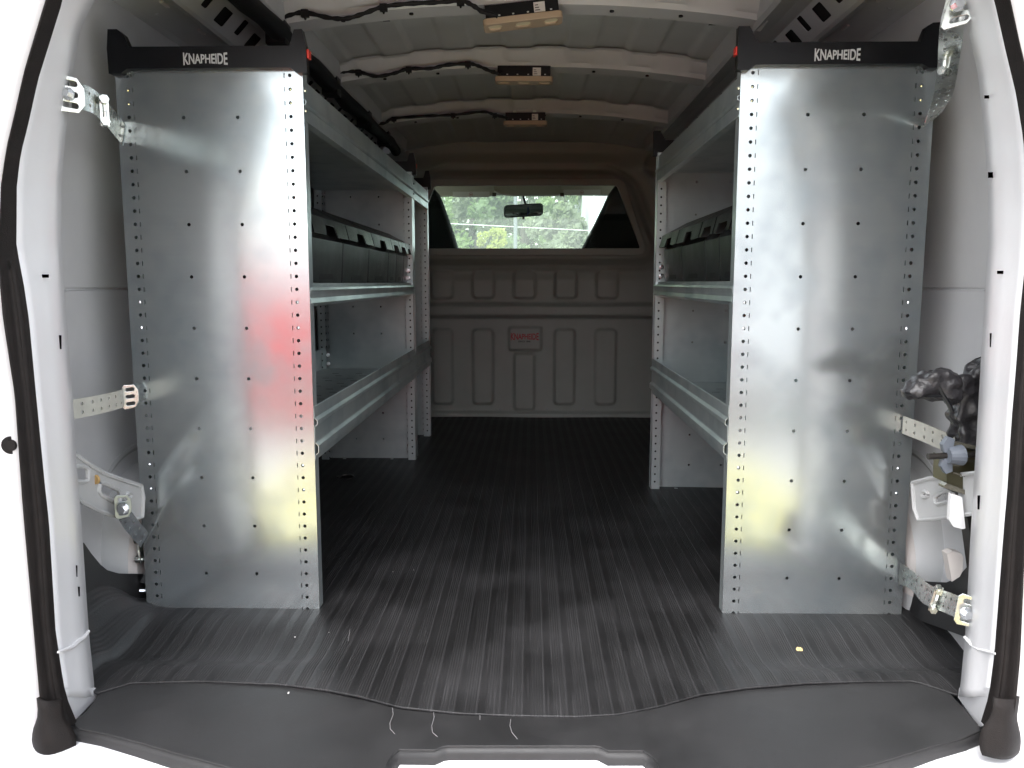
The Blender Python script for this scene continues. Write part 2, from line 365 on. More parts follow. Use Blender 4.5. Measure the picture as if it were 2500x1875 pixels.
# ============================================================ THE VAN
van = thing('cargo_van', 'white cargo van seen through its open rear doors, empty black floor between the shelving', 'van')
def prof_wall(z):                      # half width of the inner skin over height
    return interp([(-.05, .90), (.15, .935), (.45, .95), (.72, .955), (1.0, .935), (1.2, .90), (1.32, .875)], z)
for sgn, nm in ((-1, 'near-side'), (1, 'off-side')):
    zs = [-.05, .1, .25, .4, .55, .69, .701, .704, .722, .725, .736, .85, .95, 1.05, 1.15, 1.25, 1.33]
    ys = [1.22, 1.35, 1.5, 1.8, 2.2, 2.7, 3.3, 3.9, 4.3]
    mb = MB(); rows = []
    for z in zs:
        dx = .006 if .703 < z < .723 else 0
        rows.append([(XM + sgn * (prof_wall(z) + dx), y, z) for y in ys])
    o = mb.grid(rows).build('side_panel', 'inner', van, True, fixn=True)
    solid(o, .03, 0)
    # cant rail with punched holes (runs the length of the roof edge)
    P = [(.873, 1.314), (.848, 1.330), (.786, 1.353), (.772, 1.350), (.735, 1.322), (.725, 1.326), (.678, 1.376), (.640, 1.372), (.585, 1.352), (.574, 1.358), (.568, 1.41)]
    mb = MB()
    def rail_face(i, holes):
        a, b = P[i], P[i + 1]; L = math.hypot(b[0] - a[0], b[1] - a[1]); y0, y1 = 1.24, 3.95
        me = flat(rect(y0, 0, y1, L), holes(L) if holes else (), t=.002)
        mb.add(me, lambda c: Vector((XM + sgn * (a[0] + (b[0] - a[0]) * c.y / L), c.x, a[1] + (b[1] - a[1]) * c.y / L + c.z)))
    for i in range(len(P) - 1):
        if i == 5:
            def H(L):
                hs_ = []
                y = 1.34; k = 0
                while y < 3.9:
                    hs_.append(rrect(y, L * .18, y + .055, L * .82, .006) if k % 2 == 0 else rrect(y, L * .3, y + .03, L * .95, .006))
                    y += .115 if k % 2 == 0 else .085; k += 1
                return hs_
            rail_face(i, H)
        elif i == 2: rail_face(i, None)
        elif i == 1:
            rail_face(i, lambda L: [circ(y, L * (.5 + .2 * math.sin(y * 9)), .006, 8) for y in [1.5, 1.53, 1.9, 2.25, 2.3, 2.8, 3.1]])
        else: rail_face(i, None)
    mb.build('cant_rail', 'roof', van, fixn=False)
    # seam-sealer beads and weld marks along the rail
    mb = MB()
    for y in [1.42, 1.62, 1.85, 2.05, 2.4, 2.9]:
        mb.box((XM + sgn * .80, y, 1.3445), (XM + sgn * .792, y + .035, 1.349))
    build_each(mb, 'weld_bead', 'paper', van)
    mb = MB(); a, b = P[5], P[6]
    mb.grid([[(XM + s_ * (p_[0] + .006), y, p_[1] + .007) for p_ in (a, b)] for s_ in (sgn,) for y in (1.24, 3.95)]); mb.build('rail_hole_shade', 'dark', van)  # near-black sheet close behind the punched holes, stands in for shade
    # near-black sheet painting in the shade inside the rail box
    MB().box((XM + sgn * .90, 1.24, 1.40), (XM + sgn * .66, 3.95, 1.415)).build('rail_box_shade', 'dark', van)
# roof skin with lengthwise swages
def zroof(x): x = x - XM; return 1.455 - .058 * (x / .62) ** 2
def swage(x):
    t = ((x - XM + 5 + .045) % .19) / .19
    s = max(0, min(1, (abs(t - .5) - .22) / .05)); return .008 * (s * s * (3 - 2 * s))
xs = [XM - .68 + 1.36 * i / 180 for i in range(181)]
ys = [1.05, 1.5, 2.0, 2.05, 2.6, 2.65, 3.3, 3.35, 4.0, 4.22, 4.30]
mb = MB(); mb.grid([[(x, y, zroof(x) + (swage(x) if y < 4.15 else 0)) for x in xs] for y in ys])
o = mb.build('roof_panel', 'roof', van, 'all'); solid(o, .012, 1)
for f in o.data.polygons: pass
MB().box((-1.10, 1.0, 1.48), (1.05, 4.3, 1.50)).build('roof_skin', 'white', van)
for sgn in (-1, 1): MB().box((XM + sgn * 1.06, 1.32, -.35), (XM + sgn * 1.075, 4.26, 1.478)).build('body_side', 'white', van)
# roof bows
BP = [(-.105, .046), (-.090, .042), (-.072, .020), (-.058, .016), (-.050, .004), (.012, 0), (.016, .007), (.034, .007), (.037, .013), (.055, .05)]
def zb(x): x = x - XM; return 1.402 - .052 * (abs(x) / .6) ** 2.2
for y0, spx in ((2.115, 1), (2.69, 1), (3.385, 1)):
    mb = MB(); rows = []
    for dy, dz in BP:
        rows.append([(x, y0 + dy + .02 * ((x - XM) / .6) ** 2 * -1, zb(x) + dz + (swage(x) * .7 if dy < -.06 else 0)) for x in [XM - .60 + 1.20 * i / 100 for i in range(101)]])
    o = mb.grid(rows).build('roof_bow', 'roof', van, True); 
    mb = MB()
    for x in (-.12, -.04, .055, .20, .37, -.30, -.47):
        z = zb(x) + .0016; mb.tube([(x, y0 - .02 - .02 * ((x - XM) / .6) ** 2, z - .003), (x, y0 - .02 - .02 * ((x - XM) / .6) ** 2, z + .001)], .0055, 10)
    for x in (-.38, -.22, .13, .30, .45):
        mb.box((x, y0 + .02, zb(x) + .0055), (x + .018, y0 + .026, zb(x) + .0062))
    build_each(mb, 'bow_hole', 'dark', o)
# header above the opening
mb = MB(); mb.box((-.90, 1.02, 1.30), (.85, 1.20, 1.46)); mb.build('door_header', 'white', van)
# wiring along the bows
def wire(pts, u0, v0, s, y, r=.0055):
    P3 = []
    for a, b in pts: P3.append(AY(u0 + a * s, v0 + b * s, y))
    sm = []
    for i in range(len(P3) - 1):
        p0 = P3[max(i - 1, 0)]; p1 = P3[i]; p2 = P3[i + 1]; p3 = P3[min(i + 2, len(P3) - 1)]
        for k in range(6):
            t = k / 6; sm.append(.5 * ((2 * p1) + (p2 - p0) * t + (2 * p0 - 5 * p1 + 4 * p2 - p3) * t * t + (3 * p1 - p0 - 3 * p2 + p3) * t ** 3))
    sm.append(P3[-1])
    mb = MB(); mb.tube(sm, [r * (1 + .18 * math.sin(i * 1.7)) for i in range(len(sm))], 8)
    return mb, P3
W1 = [(150, 170), (200, 150), (300, 100), (400, 85), (560, 120), (680, 125), (800, 90), (930, 45), (1100, 25), (1300, 15), (1450, 5), (1530, 35), (1600, 80), (1700, 108)]
W2 = [(590, 540), (610, 510), (660, 485), (760, 485), (880, 515), (1000, 495), (1100, 465), (1250, 462), (1350, 440), (1500, 430), (1570, 445), (1650, 480), (1720, 500)]
W3 = [(870, 835), (940, 830), (1000, 800), (1200, 785), (1400, 775), (1600, 755), (1680, 775), (1770, 797)]
for W, y, clips in ((W1, 2.03, (3, 7, 10)), (W2, 2.60, (3, 6, 9)), (W3, 3.28, (2, 4, 6))):
    mb, P3 = wire(W, 600, 0, .3617, y)
    for c in clips:
        p = P3[c]; mb.box(p + Vector((-.009, -.006, -.011)), p + Vector((.009, .006, .006))); mb.tube([p + Vector((0, 0, -.009)), p + Vector((0, 0, -.017))], [.005, .002], 6)
    mb.build('wiring_harness', 'tape', van, True)
# thick taped cable bundle in the left roof edge
mb = MB(); pts = [(XM - .592 + .004 * math.sin(i * 1.3), 1.25 + i * .11, 1.333 + .004 * math.sin(i * 2.1)) for i in range(24)]
mb.tube(pts, [.024 + .003 * math.sin(i * 1.9) for i in range(24)], 12)
mb.build('cable_bundle', 'tape', van, True)
mb = MB()
for y in (2.02, 2.55, 3.05, 3.45): mb.box((XM - .62, y, 1.305), (XM - .572, y + .05, 1.36))
build_each(mb, 'bundle_clip', 'black', van)
# three roof lamps
def lamp(pl, pr, y, dep):
    """pl, pr: left and right ends of the lens plate"""
    ln = thing('roof_lamp', '', 'lamp', (0, 0, 0))
    return ln
LD = ('nearest roof lamp, tan plate hanging crooked from the first roof bow', 'middle roof lamp on the second roof bow, level and half in shade', 'farthest and smallest roof lamp, on the bow next to the partition')
for (cx, y, z, wd, tilt, pit), lab in zip(((-.021, 2.075, 1.368, .196, 6.0, -3), (-.023, 2.655, 1.368, .184, -.6, 1), (-.023, 3.335, 1.364, .176, 0, 1)), LD):
    L = thing('roof_lamp', lab, 'lamp', (cx, y, z), 'roof lamps on the bows')
    ORG[L.name] = Vector((0, 0, 0))
    h = wd / 2
    MB().box((-h + .008, -.022, .007), (h - .008, .03, .040)).build('housing', 'black', L)
    MB().add(flat(rrect(-h, -.028, h, .03, .012), [rrect(-h + .012, -.016, -h + .045, .012, .01), rrect(h - .045, -.016, h - .012, .012, .01), rrect(-.018, -.016, .018, .012, .01)], .012, .002)).build('lens_plate', 'tan', L)
    for a, b in ((-h + .012, -h + .045), (h - .045, h - .012), (-.018, .018)):
        MB().add(flat(rrect(a, -.016, b, .012, .009), (), .007)).xform(lambda c: c + Vector((0, 0, -.001))).build('lens', 'lens', L)
    s = MB().box((h * .30, -.0235, .010), (h * .58, -.0222, .034)).build('sticker', 'paper', L)
    mb = MB()
    for q in range(3): mb.box((h * .33, -.0241, .014 + q * .006), (h * .33 + .012 - q * .002, -.0237, .016 + q * .006))
    mb.build('print', 'blackt', s)
    mb = MB()
    for q in (-.6, -.25, .12, .7): mb.box((q * h, -.0235, .012), (q * h + .005, -.0222, .015))
    build_each(mb, 'housing_catch', 'silver', L)
    build_each(MB().box((-.05, -.01, .040), (-.036, .004, .05)).box((.03, -.01, .040), (.044, .004, .05)), 'spring_clip', 'bright', L)
    L.rotation_euler = (R(pit), R(-tilt), R(0))

# ---------------- partition between cargo room and cab (pressed panel)
PY = 4.22
PX0, PX1, PZ0, PZ1 = XM - .93, XM + .93, .0, 1.44
wt, wb = (.468, 1.221), (.594, .903)              # half width/height of the window at top and bottom
def sd_box(x, z, cx, cz, hx, hz, r):
    qx = abs(x - cx) - hx + r; qz = abs(z - cz) - hz + r
    return math.hypot(max(qx, 0), max(qz, 0)) + min(max(qx, qz), 0) - r
def sd_win(x, z, ex=0):
    # trapezoid with rounded corners
    x = abs(x - XM - .0); zt, zbm = 1.221 + ex, .903 - ex
    nx, nz = (wt[1] - wb[1]), (wb[0] - wt[0]); l = math.hypot(nx, nz); nx /= l; nz /= l
    d1 = (x - wb[0]) * nx + (z - wb[1]) * nz - ex; d2 = z - zt; d3 = zbm - z
    r = .03 + ex * .6
    a, b, c = d1 + r, d2 + r, d3 + r
    return math.hypot(max(a, 0), max(b, 0), max(c, 0)) + min(max(a, b, c), 0) - r
def sstep(a, b, v): t = max(0, min(1, (v - a) / (b - a))); return t * t * (3 - 2 * t)
cols = [XM - .438 + .2175 * i for i in range(5)]
def ph(x, z):
    h = 0.
    d = sd_win(x, z)
    h += .040 * (1 - sstep(.045, .095, d)) - .012 * sstep(.095, .12, d) * (1 - sstep(.12, .17, d))
    h += .010 * (1 - sstep(.028, .040, d))
    if .50 < z < .86: h -= 0
    for cx in cols:
        d = sd_box(x, z, cx - .002, .716, .062, .076, .028); h += .014 * (1 - sstep(-.012, .002, d)) 
        if abs(cx - cols[2]) < .01:
            d = min(sd_box(x, z, cx + .002, .431, .090, .066, .018), sd_box(x, z, cx - .002, .20, .058, .155, .02)); h += .013 * (1 - sstep(-.011, .002, d))
        else:
            d = sd_box(x, z, cx - .005, .280, .058, .205, .026); h += .013 * (1 - sstep(-.011, .002, d))
    h += .028 * sstep(.535, .56, z) * (1 - sstep(.60, .628, z))
    h += .016 * (1 - sstep(.025, .045, z))
    if z > 1.30: h += .05 * sstep(1.30, 1.40, z)
    d = math.hypot((x - XM - .66) / .8, z - 1.33); h -= .03 * (1 - sstep(.03, .07, d))
    return h
nx_, nz_ = 250, 230
xs = [PX0 + (PX1 - PX0) * i / nx_ for i in range(nx_ + 1)]; zs = [PZ0 + (PZ1 - PZ0) * j / nz_ for j in range(nz_ + 1)]
mb = MB(); V = [[mb.bm.verts.new((x, PY + .03 - ph(x, z), min(z, zroof(x) + .008))) for x in xs] for z in zs]
for j in range(nz_):
    for i in range(nx_):
        x = (xs[i] + xs[i + 1]) / 2; z = (zs[j] + zs[j + 1]) / 2
        if sd_win(x, z) < .006: continue
        if z > zroof(x) + .006: continue
        mb.bm.faces.new((V[j][i], V[j][i + 1], V[j + 1][i + 1], V[j + 1][i]))
for v in [v for v in mb.bm.verts if not v.link_faces]: mb.bm.verts.remove(v)
part = mb.build('partition', 'part', van, 'all')
# window frame ring, pane
def trap(ex, r, n=5):
    pts = []
    c = [(XM + wt[0], wt[1]), (XM - wt[0], wt[1]), (XM - wb[0], wb[1]), (XM + wb[0], wb[1])]
    cc = Vector((XM, 1.06))
    c = [Vector(p) + (Vector((1 if p[0] > XM else -1, 1 if p[1] > 1.06 else -1)) * ex) for p in c]
    for i in range(4):
        a, p, b = c[i - 1], c[i], c[(i + 1) % 4]
        d1 = (a - p).normalized(); d2 = (b - p).normalized()
        for k in range(n + 1):
            t = k / n; q = (p + d1 * r) * (1 - t) ** 2 + p * 2 * t * (1 - t) + (p + d2 * r) * t * t; pts.append((q.x, q.y))
    return pts
fr = MB().add(flat(trap(.034, .045), [trap(0, .012)], .014, .002), XZ(PY - .018)).build('window_frame', 'part', part)
MB().prism([(x, PY - .003, z) for x, z in trap(.02, .02)], (0, .001, 0)).build('window_pane', 'glass', part)
mb = MB()
for u, v in ((1205, 760), (1357, 759), (1561, 757), (1133, 1003), (1221, 1002), (1336, 1001), (1424, 1001)):
    p = AY(u, v, PY - .02); bolt_head(mb, (p.x, PY + .006 if v < 900 else PY + .012, p.z), (0, -1, 0), .0045, .006)
build_each(mb, 'partition_screw', 'dullsteel', part)
s = MB().add(lettering('KNAPHEIDE', .148, .040, .28, .0032), XZ(PY + .0155))
s.xform(lambda c: c + Vector((-.030, 0, .443))).build('logo_lettering', 'redt', part)
MB().add(lettering('SINCE 1848', .064, .009, 0, .002), XZ(PY + .0155)).xform(lambda c: c + Vector((-.032, 0, .417))).build('logo_date', 'blackt', part)

# ---------------- cab beyond the partition
mb = MB()
mb.grid([[(x, y, z - .02 * (abs(x) / .8) ** 2) for x in (-.85, -.5, -.2, 0, .2, .5, .8)] for y, z in ((4.28, 1.36), (4.6, 1.35), (4.95, 1.335), (5.15, 1.30), (5.2, 1.28))])
solid(mb.build('headliner', 'head', van, True), .02, 1)
MB().box((-.95, 4.27, 1.40), (.9, 5.15, 1.46)).build('cab_roof', 'white', van)
# over-windscreen console, visors
mb = MB(); 
for u0, v0, u1, v1 in ((1205, 455, 1400, 478),):
    a = AY(u0, v0, 5.02); b = AY(u1, v1, 5.02)
    mb.add(flat([(a.x, a.z + .02), (a.x, b.z + .03), (a.x + .05, b.z + .008), (a.x + .12, b.z), (b.x - .12, b.z), (b.x - .05, b.z + .008), (b.x, b.z + .03), (b.x, a.z + .02)], (), .06, .004), XZ(5.02))
mb.build('overhead_console', 'head', van)
for (u0, v0, u1, v1), (lu0, lv0, lu1, lv1), lab in (((1040, 440, 1207, 479), (1105, 468, 1195, 481), 'left'), ((1370, 440, 1530, 476), (1376, 463, 1466, 475), 'right')):
    a = AY(u0, v0, 4.98); b = AY(u1, v1, 4.98)
    vz = MB().add(flat(rrect(a.x, b.z, b.x, a.z, .02), (), .016, .003), XZ(4.98)).build('sun_visor', 'head', van)
    a = AY(lu0, lv0, 4.965); b = AY(lu1, lv1, 4.965)
    MB().add(flat(rect(a.x, b.z, b.x, a.z), (), .001), XZ(4.969)).build('visor_label', 'paper', vz)
    cxx = (a.x + b.x) / 2; mb = MB().add(flat(circ(cxx, (a.z + b.z) / 2, .011, 16), [circ(cxx, (a.z + b.z) / 2, .009, 16)], .001), XZ(4.9675)); mb.box((cxx - .005, 4.9678, (a.z + b.z) / 2 - .003), (cxx + .004, 4.9672, (a.z + b.z) / 2 + .002))
    mb.build('label_symbol', 'redt', vz)
    c = AY(1207 if lab == 'left' else 1372, 476, 4.96); MB().box(c - Vector((.012, .01, .008)), c + Vector((.012, .02, .012))).build('visor_clip', 'olive', vz)
# rear-view mirror
c = AY(1278, 514, 5.0); q0 = AY(1230, 514, 5.0); q1 = AY(1326, 514, 5.0); hw = (q1.x - q0.x) / 2
mr = MB().add(flat(rrect(-hw, -.038, hw, .038, .022), (), .02, .004)).xform(lambda v: Vector((c.x + v.x, 5.0 + v.z, c.z + v.y + v.x * .06))).build('rear_view_mirror', 'black', van)
MB().add(flat(rrect(-hw + .007, -.031, hw - .007, .031, .018), (), .002)).xform(lambda v: Vector((c.x + v.x, 4.9865 + v.z, c.z + v.y + v.x * .06))).build('mirror_glass', 'mirror', mr)
mb = MB(); mb.tube([c + Vector((.015, .01, .03)), c + Vector((-.005, .03, .10)), c + Vector((-.012, .06, .16))], .007, 8); mb.box(c + Vector((-.006, -.012, -.054)), c + Vector((.006, .004, -.038)))
mb.build('mirror_stem', 'black', mr)
mb = MB(); mb.add(flat([(.022, -.030), (.040, -.012), (.030, .022), (.022, .012)], (), .001)).xform(lambda v: Vector((c.x + v.x, 4.984, c.z + v.y))); mb.build('blue_tag', 'blue', mr)
# seats (dark backs closing both sides of the view), bodies down to the floor
for poly, nm in (([(1030, 450), (1055, 456), (1066, 468), (1076, 490), (1090, 530), (1104, 570), (1116, 612), (1122, 700), (1125, 900), (980, 900), (980, 600), (1000, 480)], 'a'),
                 ([(1640, 436), (1520, 440), (1506, 448), (1497, 460), (1488, 474), (1478, 497), (1457, 540), (1424, 604), (1400, 660), (1395, 900), (1720, 900), (1720, 560)], 'b')):
    pp = []
    for u, v in poly: a = AY(u, v, 4.50); pp.append((a.x, a.z))
    o = MB().add(flat(pp, (), .16, .02), XZ(4.56)).build('front_seat', 'seat', van, True)
p = AY(1115, 600, 4.9)
mb = MB(); ctr = Vector((p.x - .12, 5.0, p.z - .17)); mb.tube([ctr + Vector((.19 * math.cos(t * .314), .07 * math.sin(t * .314), .19 * math.sin(t * .314))) for t in range(21)], .014, 8)
mb.build('steering_wheel', 'black', van, True)
MB().prism([(-.9, 4.95, .75), (-.9, 5.1, .82), (-.9, 5.6, .80), (-.9, 5.6, .2), (-.9, 5.0, .2)], (1.75, 0, 0)).build('dashboard', 'seat', van)
# windscreen with pillars, cab sides
ws = [(-.80, 5.72, .72), (.75, 5.72, .72), (.62, 5.16, 1.33), (-.67, 5.16, 1.33)]
mb = MB(); vv = [mb.bm.verts.new(p) for p in ws]; mb.bm.faces.new(vv)
mb.build('windscreen', 'dusty', van)
for a, b in ((ws[0], ws[3]), (ws[1], ws[2])): MB().tube([a, b], .035, 8).build('screen_pillar', 'black', van)
for s in (-1, 1):
    x = XM + s * .90
    MB().add(flat([(4.26, -.3), (5.75, -.3), (5.75, .72), (5.2, 1.34), (4.26, 1.44)], [[(4.45, .72), (5.5, .72), (5.08, 1.28), (4.45, 1.32)]], .04), YZ(x)).build('cab_door', 'black', van)
MB().box((-.93, 4.26, -.32), (.88, 5.8, -.28)).build('cab_floor', 'seat', van)
MB().prism([(-.93, 5.7, -.3), (-.93, 6.5, -.2), (-.93, 6.5, .45), (-.93, 5.75, .66)], (1.81, 0, 0)).build('bonnet', 'white', van)

# ---------------- cargo floor (steel under the mat), wheelhouses
MB().box((-1.0, 1.20, -.09), (.95, 4.26, -.030)).build('cargo_floor', 'inner', van)
MB().box((-1.0, 1.0, -.42), (.95, 1.2, -.11)).build('rear_crossmember', 'white', van)
def arch(r, cy=1.872, cz=.088, y2=2.45, n=18):
    a = [(cy - r * math.cos(R(t)), cz + r * math.sin(R(t))) for t in [-25 + 115 * i / n for i in range(n + 1)]]
    b = [(y2 + r * math.sin(R(t)), cz + r * math.cos(R(t))) for t in [115 * i / n for i in range(n + 1)]]
    return a + b
def wheelhouse(s):
    mb = MB()
    rows = [[(XM + s * off, y, z) for y, z in arch(r)] for off, r in ((.965, .207), (.915, .206), (.895, .200), (.862, .188), (.852, .172), (.850, .10), (.850, .01))]
    o = mb.grid(rows).build('wheelhouse', 'roof', van, True)
    MB().tube([(XM + s * .935, y, z) for y, z in arch(.243)], .0105, 8).build('arch_lip', 'roof', o, True)
    MB().grid([[(XM + s * off, y, z) for y, z in arch(r)] for off, r in ((.938, .236), (.948, .206))]).build('arch_gap', 'dark', o)
    MB().grid([[(XM + s * off, y, z) for y, z in arch(r)[2:14]] for off, r in ((.8625, .1895), (.8505, .173), (.8485, .12))]).build('sealer_patch', 'patch', o)
    return o
WH = {s: wheelhouse(s) for s in (-1, 1)}
# gusset with two slots, from rear pillar to wheelhouse (left), with its brass plug
def gusset(s, pts, holes, ypl, plug=None):
    A = [AY(u, v, y) for u, v, y in pts]
    return A
def quadplate(corner, W, H, holes, name, m, t=.003, bulge=.012, label=None):
    """plate laid over four corners (tl,tr,br,bl) given in space; holes in 0..W x 0..H"""
    tl, tr, br, bl = [Vector(c) for c in corner]
    mb = MB().add(flat(rect(0, 0, W, H), holes, t)); mb.bend_rows(0, [W * i / 8 for i in range(1, 8)]); mb.bend_rows(1, [H * i / 6 for i in range(1, 6)])
    n = (tr - tl).cross(bl - tl).normalized()
    def fn(c):
        a, b = c.x / W, c.y / H
        p = (bl * (1 - a) + br * a) * (1 - b) + (tl * (1 - a) + tr * a) * b
        return p + n * (c.z - bulge * math.sin(math.pi * min(max(b, 0), 1)) )
    return mb.xform(fn).build(name, m, van, True, label)
yl = lambda u: 1.385 + (min(u, 350) - 185) * .0016
gs = pixplate([(180, 1106), (215, 1132), (253, 1155), (300, 1172), (345, 1186), (350, 1215), (347, 1262), (330, 1268), (294, 1264), (247, 1249), (205, 1228), (180, 1206)],
              [rrect(180, 1139, 214, 1176, 9), [(243, 1181), (252, 1178), (288, 1195), (294, 1206), (291, 1228), (285, 1228), (246, 1207), (241, 1198)], circ(313, 1210, 6, 12)], yl, .004, 'gusset', 'roof', van, .0045)
mb = MB(); p = AY(236, 1170, yl(236) - .004); mb.tube([p + Vector((.001, 0, 0)), p + Vector((-.001, -.004, 0))], .009, 16); mb.build('brass_plug', 'brass', gs)
yr = lambda u: 1.62 - (max(u, 2228) - 2228) * .0013
gs2 = pixplate([(2228, 1179), (2268, 1168), (2310, 1163), (2400, 1152), (2400, 1250), (2318, 1262), (2282, 1267), (2243, 1270), (2232, 1240)],
               [[(2283, 1213), (2295, 1203), (2309, 1198), (2345, 1194), (2345, 1220), (2320, 1223), (2290, 1232), (2284, 1226)], circ(2259, 1207, 7, 12)], yr, .004, 'gusset', 'roof', van, .0045)
# white plastic trim tongue at the right
MB().prism([AY(u, v, 1.44) for u, v in ((2322, 1205), (2349, 1214), (2357, 1290), (2350, 1292), (2328, 1286), (2318, 1270))], (0, .01, 0)).build('trim_tongue', 'white', van, label='white plastic tongue hanging under the jack')
# pinkish sealer lug on the right wheelhouse
MB().prism([AY(u, v, 1.50) for u, v in ((2312, 1352), (2326, 1346), (2346, 1350), (2352, 1360), (2350, 1395), (2343, 1408), (2324, 1420), (2318, 1385))], (0, .02, 0)).build('sealer_lug', 'patch', van)

# ---------------- rear opening: painted pillars, rubber seal, outer body, sill
LIN = [(-140, 275), (-60, 250), (0, 231), (72, 197), (181, 177), (343, 159), (452, 150), (597, 150), (781, 163), (962, 177), (1142, 188), (1275, 199), (1543, 217), (1660, 229), (1700, 232)]
LSI = [(-140, 175), (0, 142), (100, 112), (181, 90), (300, 62), (362, 48), (452, 37), (600, 36), (700, 55), (781, 67), (962, 84), (1197, 107), (1275, 116), (1540, 132), (1636, 146), (1700, 157), (1765, 184)]
LSO = [(-140, 150), (0, 118), (181, 62), (300, 36), (362, 20), (452, 6), (600, 0), (700, 2), (781, 9), (962, 38), (1197, 54), (1275, 60), (1540, 84), (1636, 92), (1700, 97), (1765, 102)]
RIN = [(-140, 2300), (-60, 2330), (0, 2347), (47, 2358), (181, 2387), (325, 2403), (470, 2412), (600, 2412), (853, 2396), (1070, 2384), (1197, 2376), (1311, 2369), (1449, 2362), (1553, 2356), (1660, 2346), (1700, 2341)]
RSI = [(-140, 2402), (0, 2434), (108, 2456), (217, 2483), (330, 2502), (500, 2512), (650, 2506), (763, 2494), (889, 2485), (1034, 2473), (1197, 2463), (1275, 2456), (1600, 2431), (1700, 2418), (1765, 2398)]
RSO = [(-140, 2425), (0, 2462), (108, 2486), (217, 2512), (330, 2530), (500, 2545), (650, 2545), (889, 2530), (1197, 2508), (1358, 2500), (1600, 2490), (1700, 2481), (1765, 2472)]
for s, IN, SI, SO in ((-1, LIN, LSI, LSO), (1, RIN, RSI, RSO)):
    vs_ = list(range(-140, 1700, 20)) + [1700]
    rows = []
    for v in vs_:
        a = AY(interp(IN, v), v, 1.365 - .04 * max(0, (v - 1450) / 250)); b = AY(interp(SI, v), v, 1.22)
        m1 = a.lerp(b, .36); m2 = a.lerp(b, .52)
        n = Vector((-s, -.35, 0)) * .006
        rows.append([Vector((XM + s * (prof_wall(a.z) - .004), 1.52, a.z)), camo.location + (a - camo.location) * 1.03 + Vector((s * .014, 0, 0)), camo.location + (a - camo.location) * 1.006 + Vector((s * .002, 0, 0)), a, a.lerp(b, .2) + n * .4, m1 + n, m2 + n * .5, a.lerp(b, .8), b, b + Vector((s * .02, .01, 0))])
    jamb = MB().grid(rows).build('rear_pillar', 'white', van, 'all'); solid(jamb, .004, -1)
    # lower end of the pillar, closing to the corner of the sill
    # details: slots and dimples in the pillar
    mb = MB()
    dets = (((104, 674), 10, 4), ((143, 835), 2, 17), ((182, 1392), 2, 14), ((188, 1442), 2, 12)) if s < 0 else (((2418, 238), 9, 4), ((2450, 665), 10, 4), ((2422, 428), 4, 7), ((2424, 830), 2, 17), ((2394, 1225), 2, 17))
    for (u, v), hu, hv in dets:
        t = (u - interp(IN, v)) / (interp(SI, v) - interp(IN, v)); y = 1.365 + t * (1.22 - 1.365) - .006
        mb.prism([AY(u + hu * a, v + hv * b, y - .001) + Vector((-s * .006, -.004, 0)) for a, b in ((-1, -1), (1, -1), (1, 1), (-1, 1))], (s * .004, .0, 0))
    mb.build('pillar_slot', 'dark', jamb)
    # seal: round bulb + flat carrier
    A, B = [], []
    for v in list(range(-140, 1765, 35)) + [1765]:
        A.append(AY(interp(SI, v), v, 1.215)); B.append(AY(interp(SO, v), v, 1.175))
    rows = []
    for a, b in zip(A, B):
        w_ = b - a; n = Vector((0, -1, 0))
        rows.append([a + n * -.004, a + n * .006, a + w_ * .12 + n * .013, a + w_ * .24 + n * .008, a + w_ * .30 + n * .002, a + w_ * .45 + n * .010, a + w_ * .7 + n * .012, a + w_ * .92 + n * .006, b, b + n * -.03])
    seal = MB().grid(rows).build('door_seal', 'seal', van, 'all')
    # rubber boot at the foot of the seal
    mb = MB()
    if s < 0: bt = [(98, 1700, 148), (101, 1728, 150), (100, 1748, 154), (96, 1762, 164), (91, 1775, 174), (88, 1790, 182), (87, 1804, 183), (90, 1818, 181), (95, 1826, 178)]
    else: bt = [(2424, 1700, 2480), (2422, 1728, 2476), (2416, 1748, 2473), (2406, 1762, 2474), (2397, 1778, 2478), (2391, 1794, 2482), (2390, 1810, 2483), (2393, 1826, 2482), (2397, 1837, 2478)]
    rows = []
    for k, (u0, v, u1) in enumerate(bt):
        a = AY(u0, v, 1.175); b = AY(u1, v + (6 if s < 0 else -4), 1.19); th = .008 + .009 * math.sin(math.pi * (k / 9) ** 1.5)
        rows.append([a + (b - a) * t + Vector((0, -th * math.sin(math.pi * t), 0)) for t in [i / 8 for i in range(9)]])
    mb.grid(rows); o = mb.build('seal_boot', 'seal', van, 'all'); solid(o, .006, -1)
    # outer body strip beyond the seal
    rows = []
    for v in list(range(-140, 2100, 40)):
        b = AY(interp(SO, v), v, 1.18)
        rows.append([b + Vector((s * .001, .012, 0)), b + Vector((s * .03, .008, 0)), b + Vector((s * .048, -.004, 0)), b + Vector((s * .058, .03, 0)), b + Vector((s * .12, .045, 0)), Vector((XM + s * max(abs(b.x - XM) + .13, prof_wall(b.z) + .06), 1.36, b.z)), Vector((XM + s * 1.04, 2.2, b.z))])
    o = MB().grid(rows).build('rear_quarter', 'white', van, True); solid(o, .006, 1)
yl = lambda u: 1.215 + (u - 150) * .0013
pixplate([(150, 1680), (233, 1680), (234, 1697), (243, 1697), (174, 1768), (160, 1768)], [], yl, .003, 'pillar_foot', 'white', van)
yr = lambda u: 1.335 - (u - 2341) * .0015
pixplate([(2420, 1680), (2343, 1680), (2340, 1704), (2388, 1772), (2400, 1772)], [], yr, .003, 'pillar_foot', 'white', van)
mb = MB(); mb.tube([AY(216, 1541, 1.335), AY(205, 1556, 1.315), AY(190, 1566, 1.29), AY(175, 1580, 1.265), AY(142, 1592, 1.215)], [.003, .004, .005, .004, .002], 8); mb.build('sealer_bead', 'white', van, True)
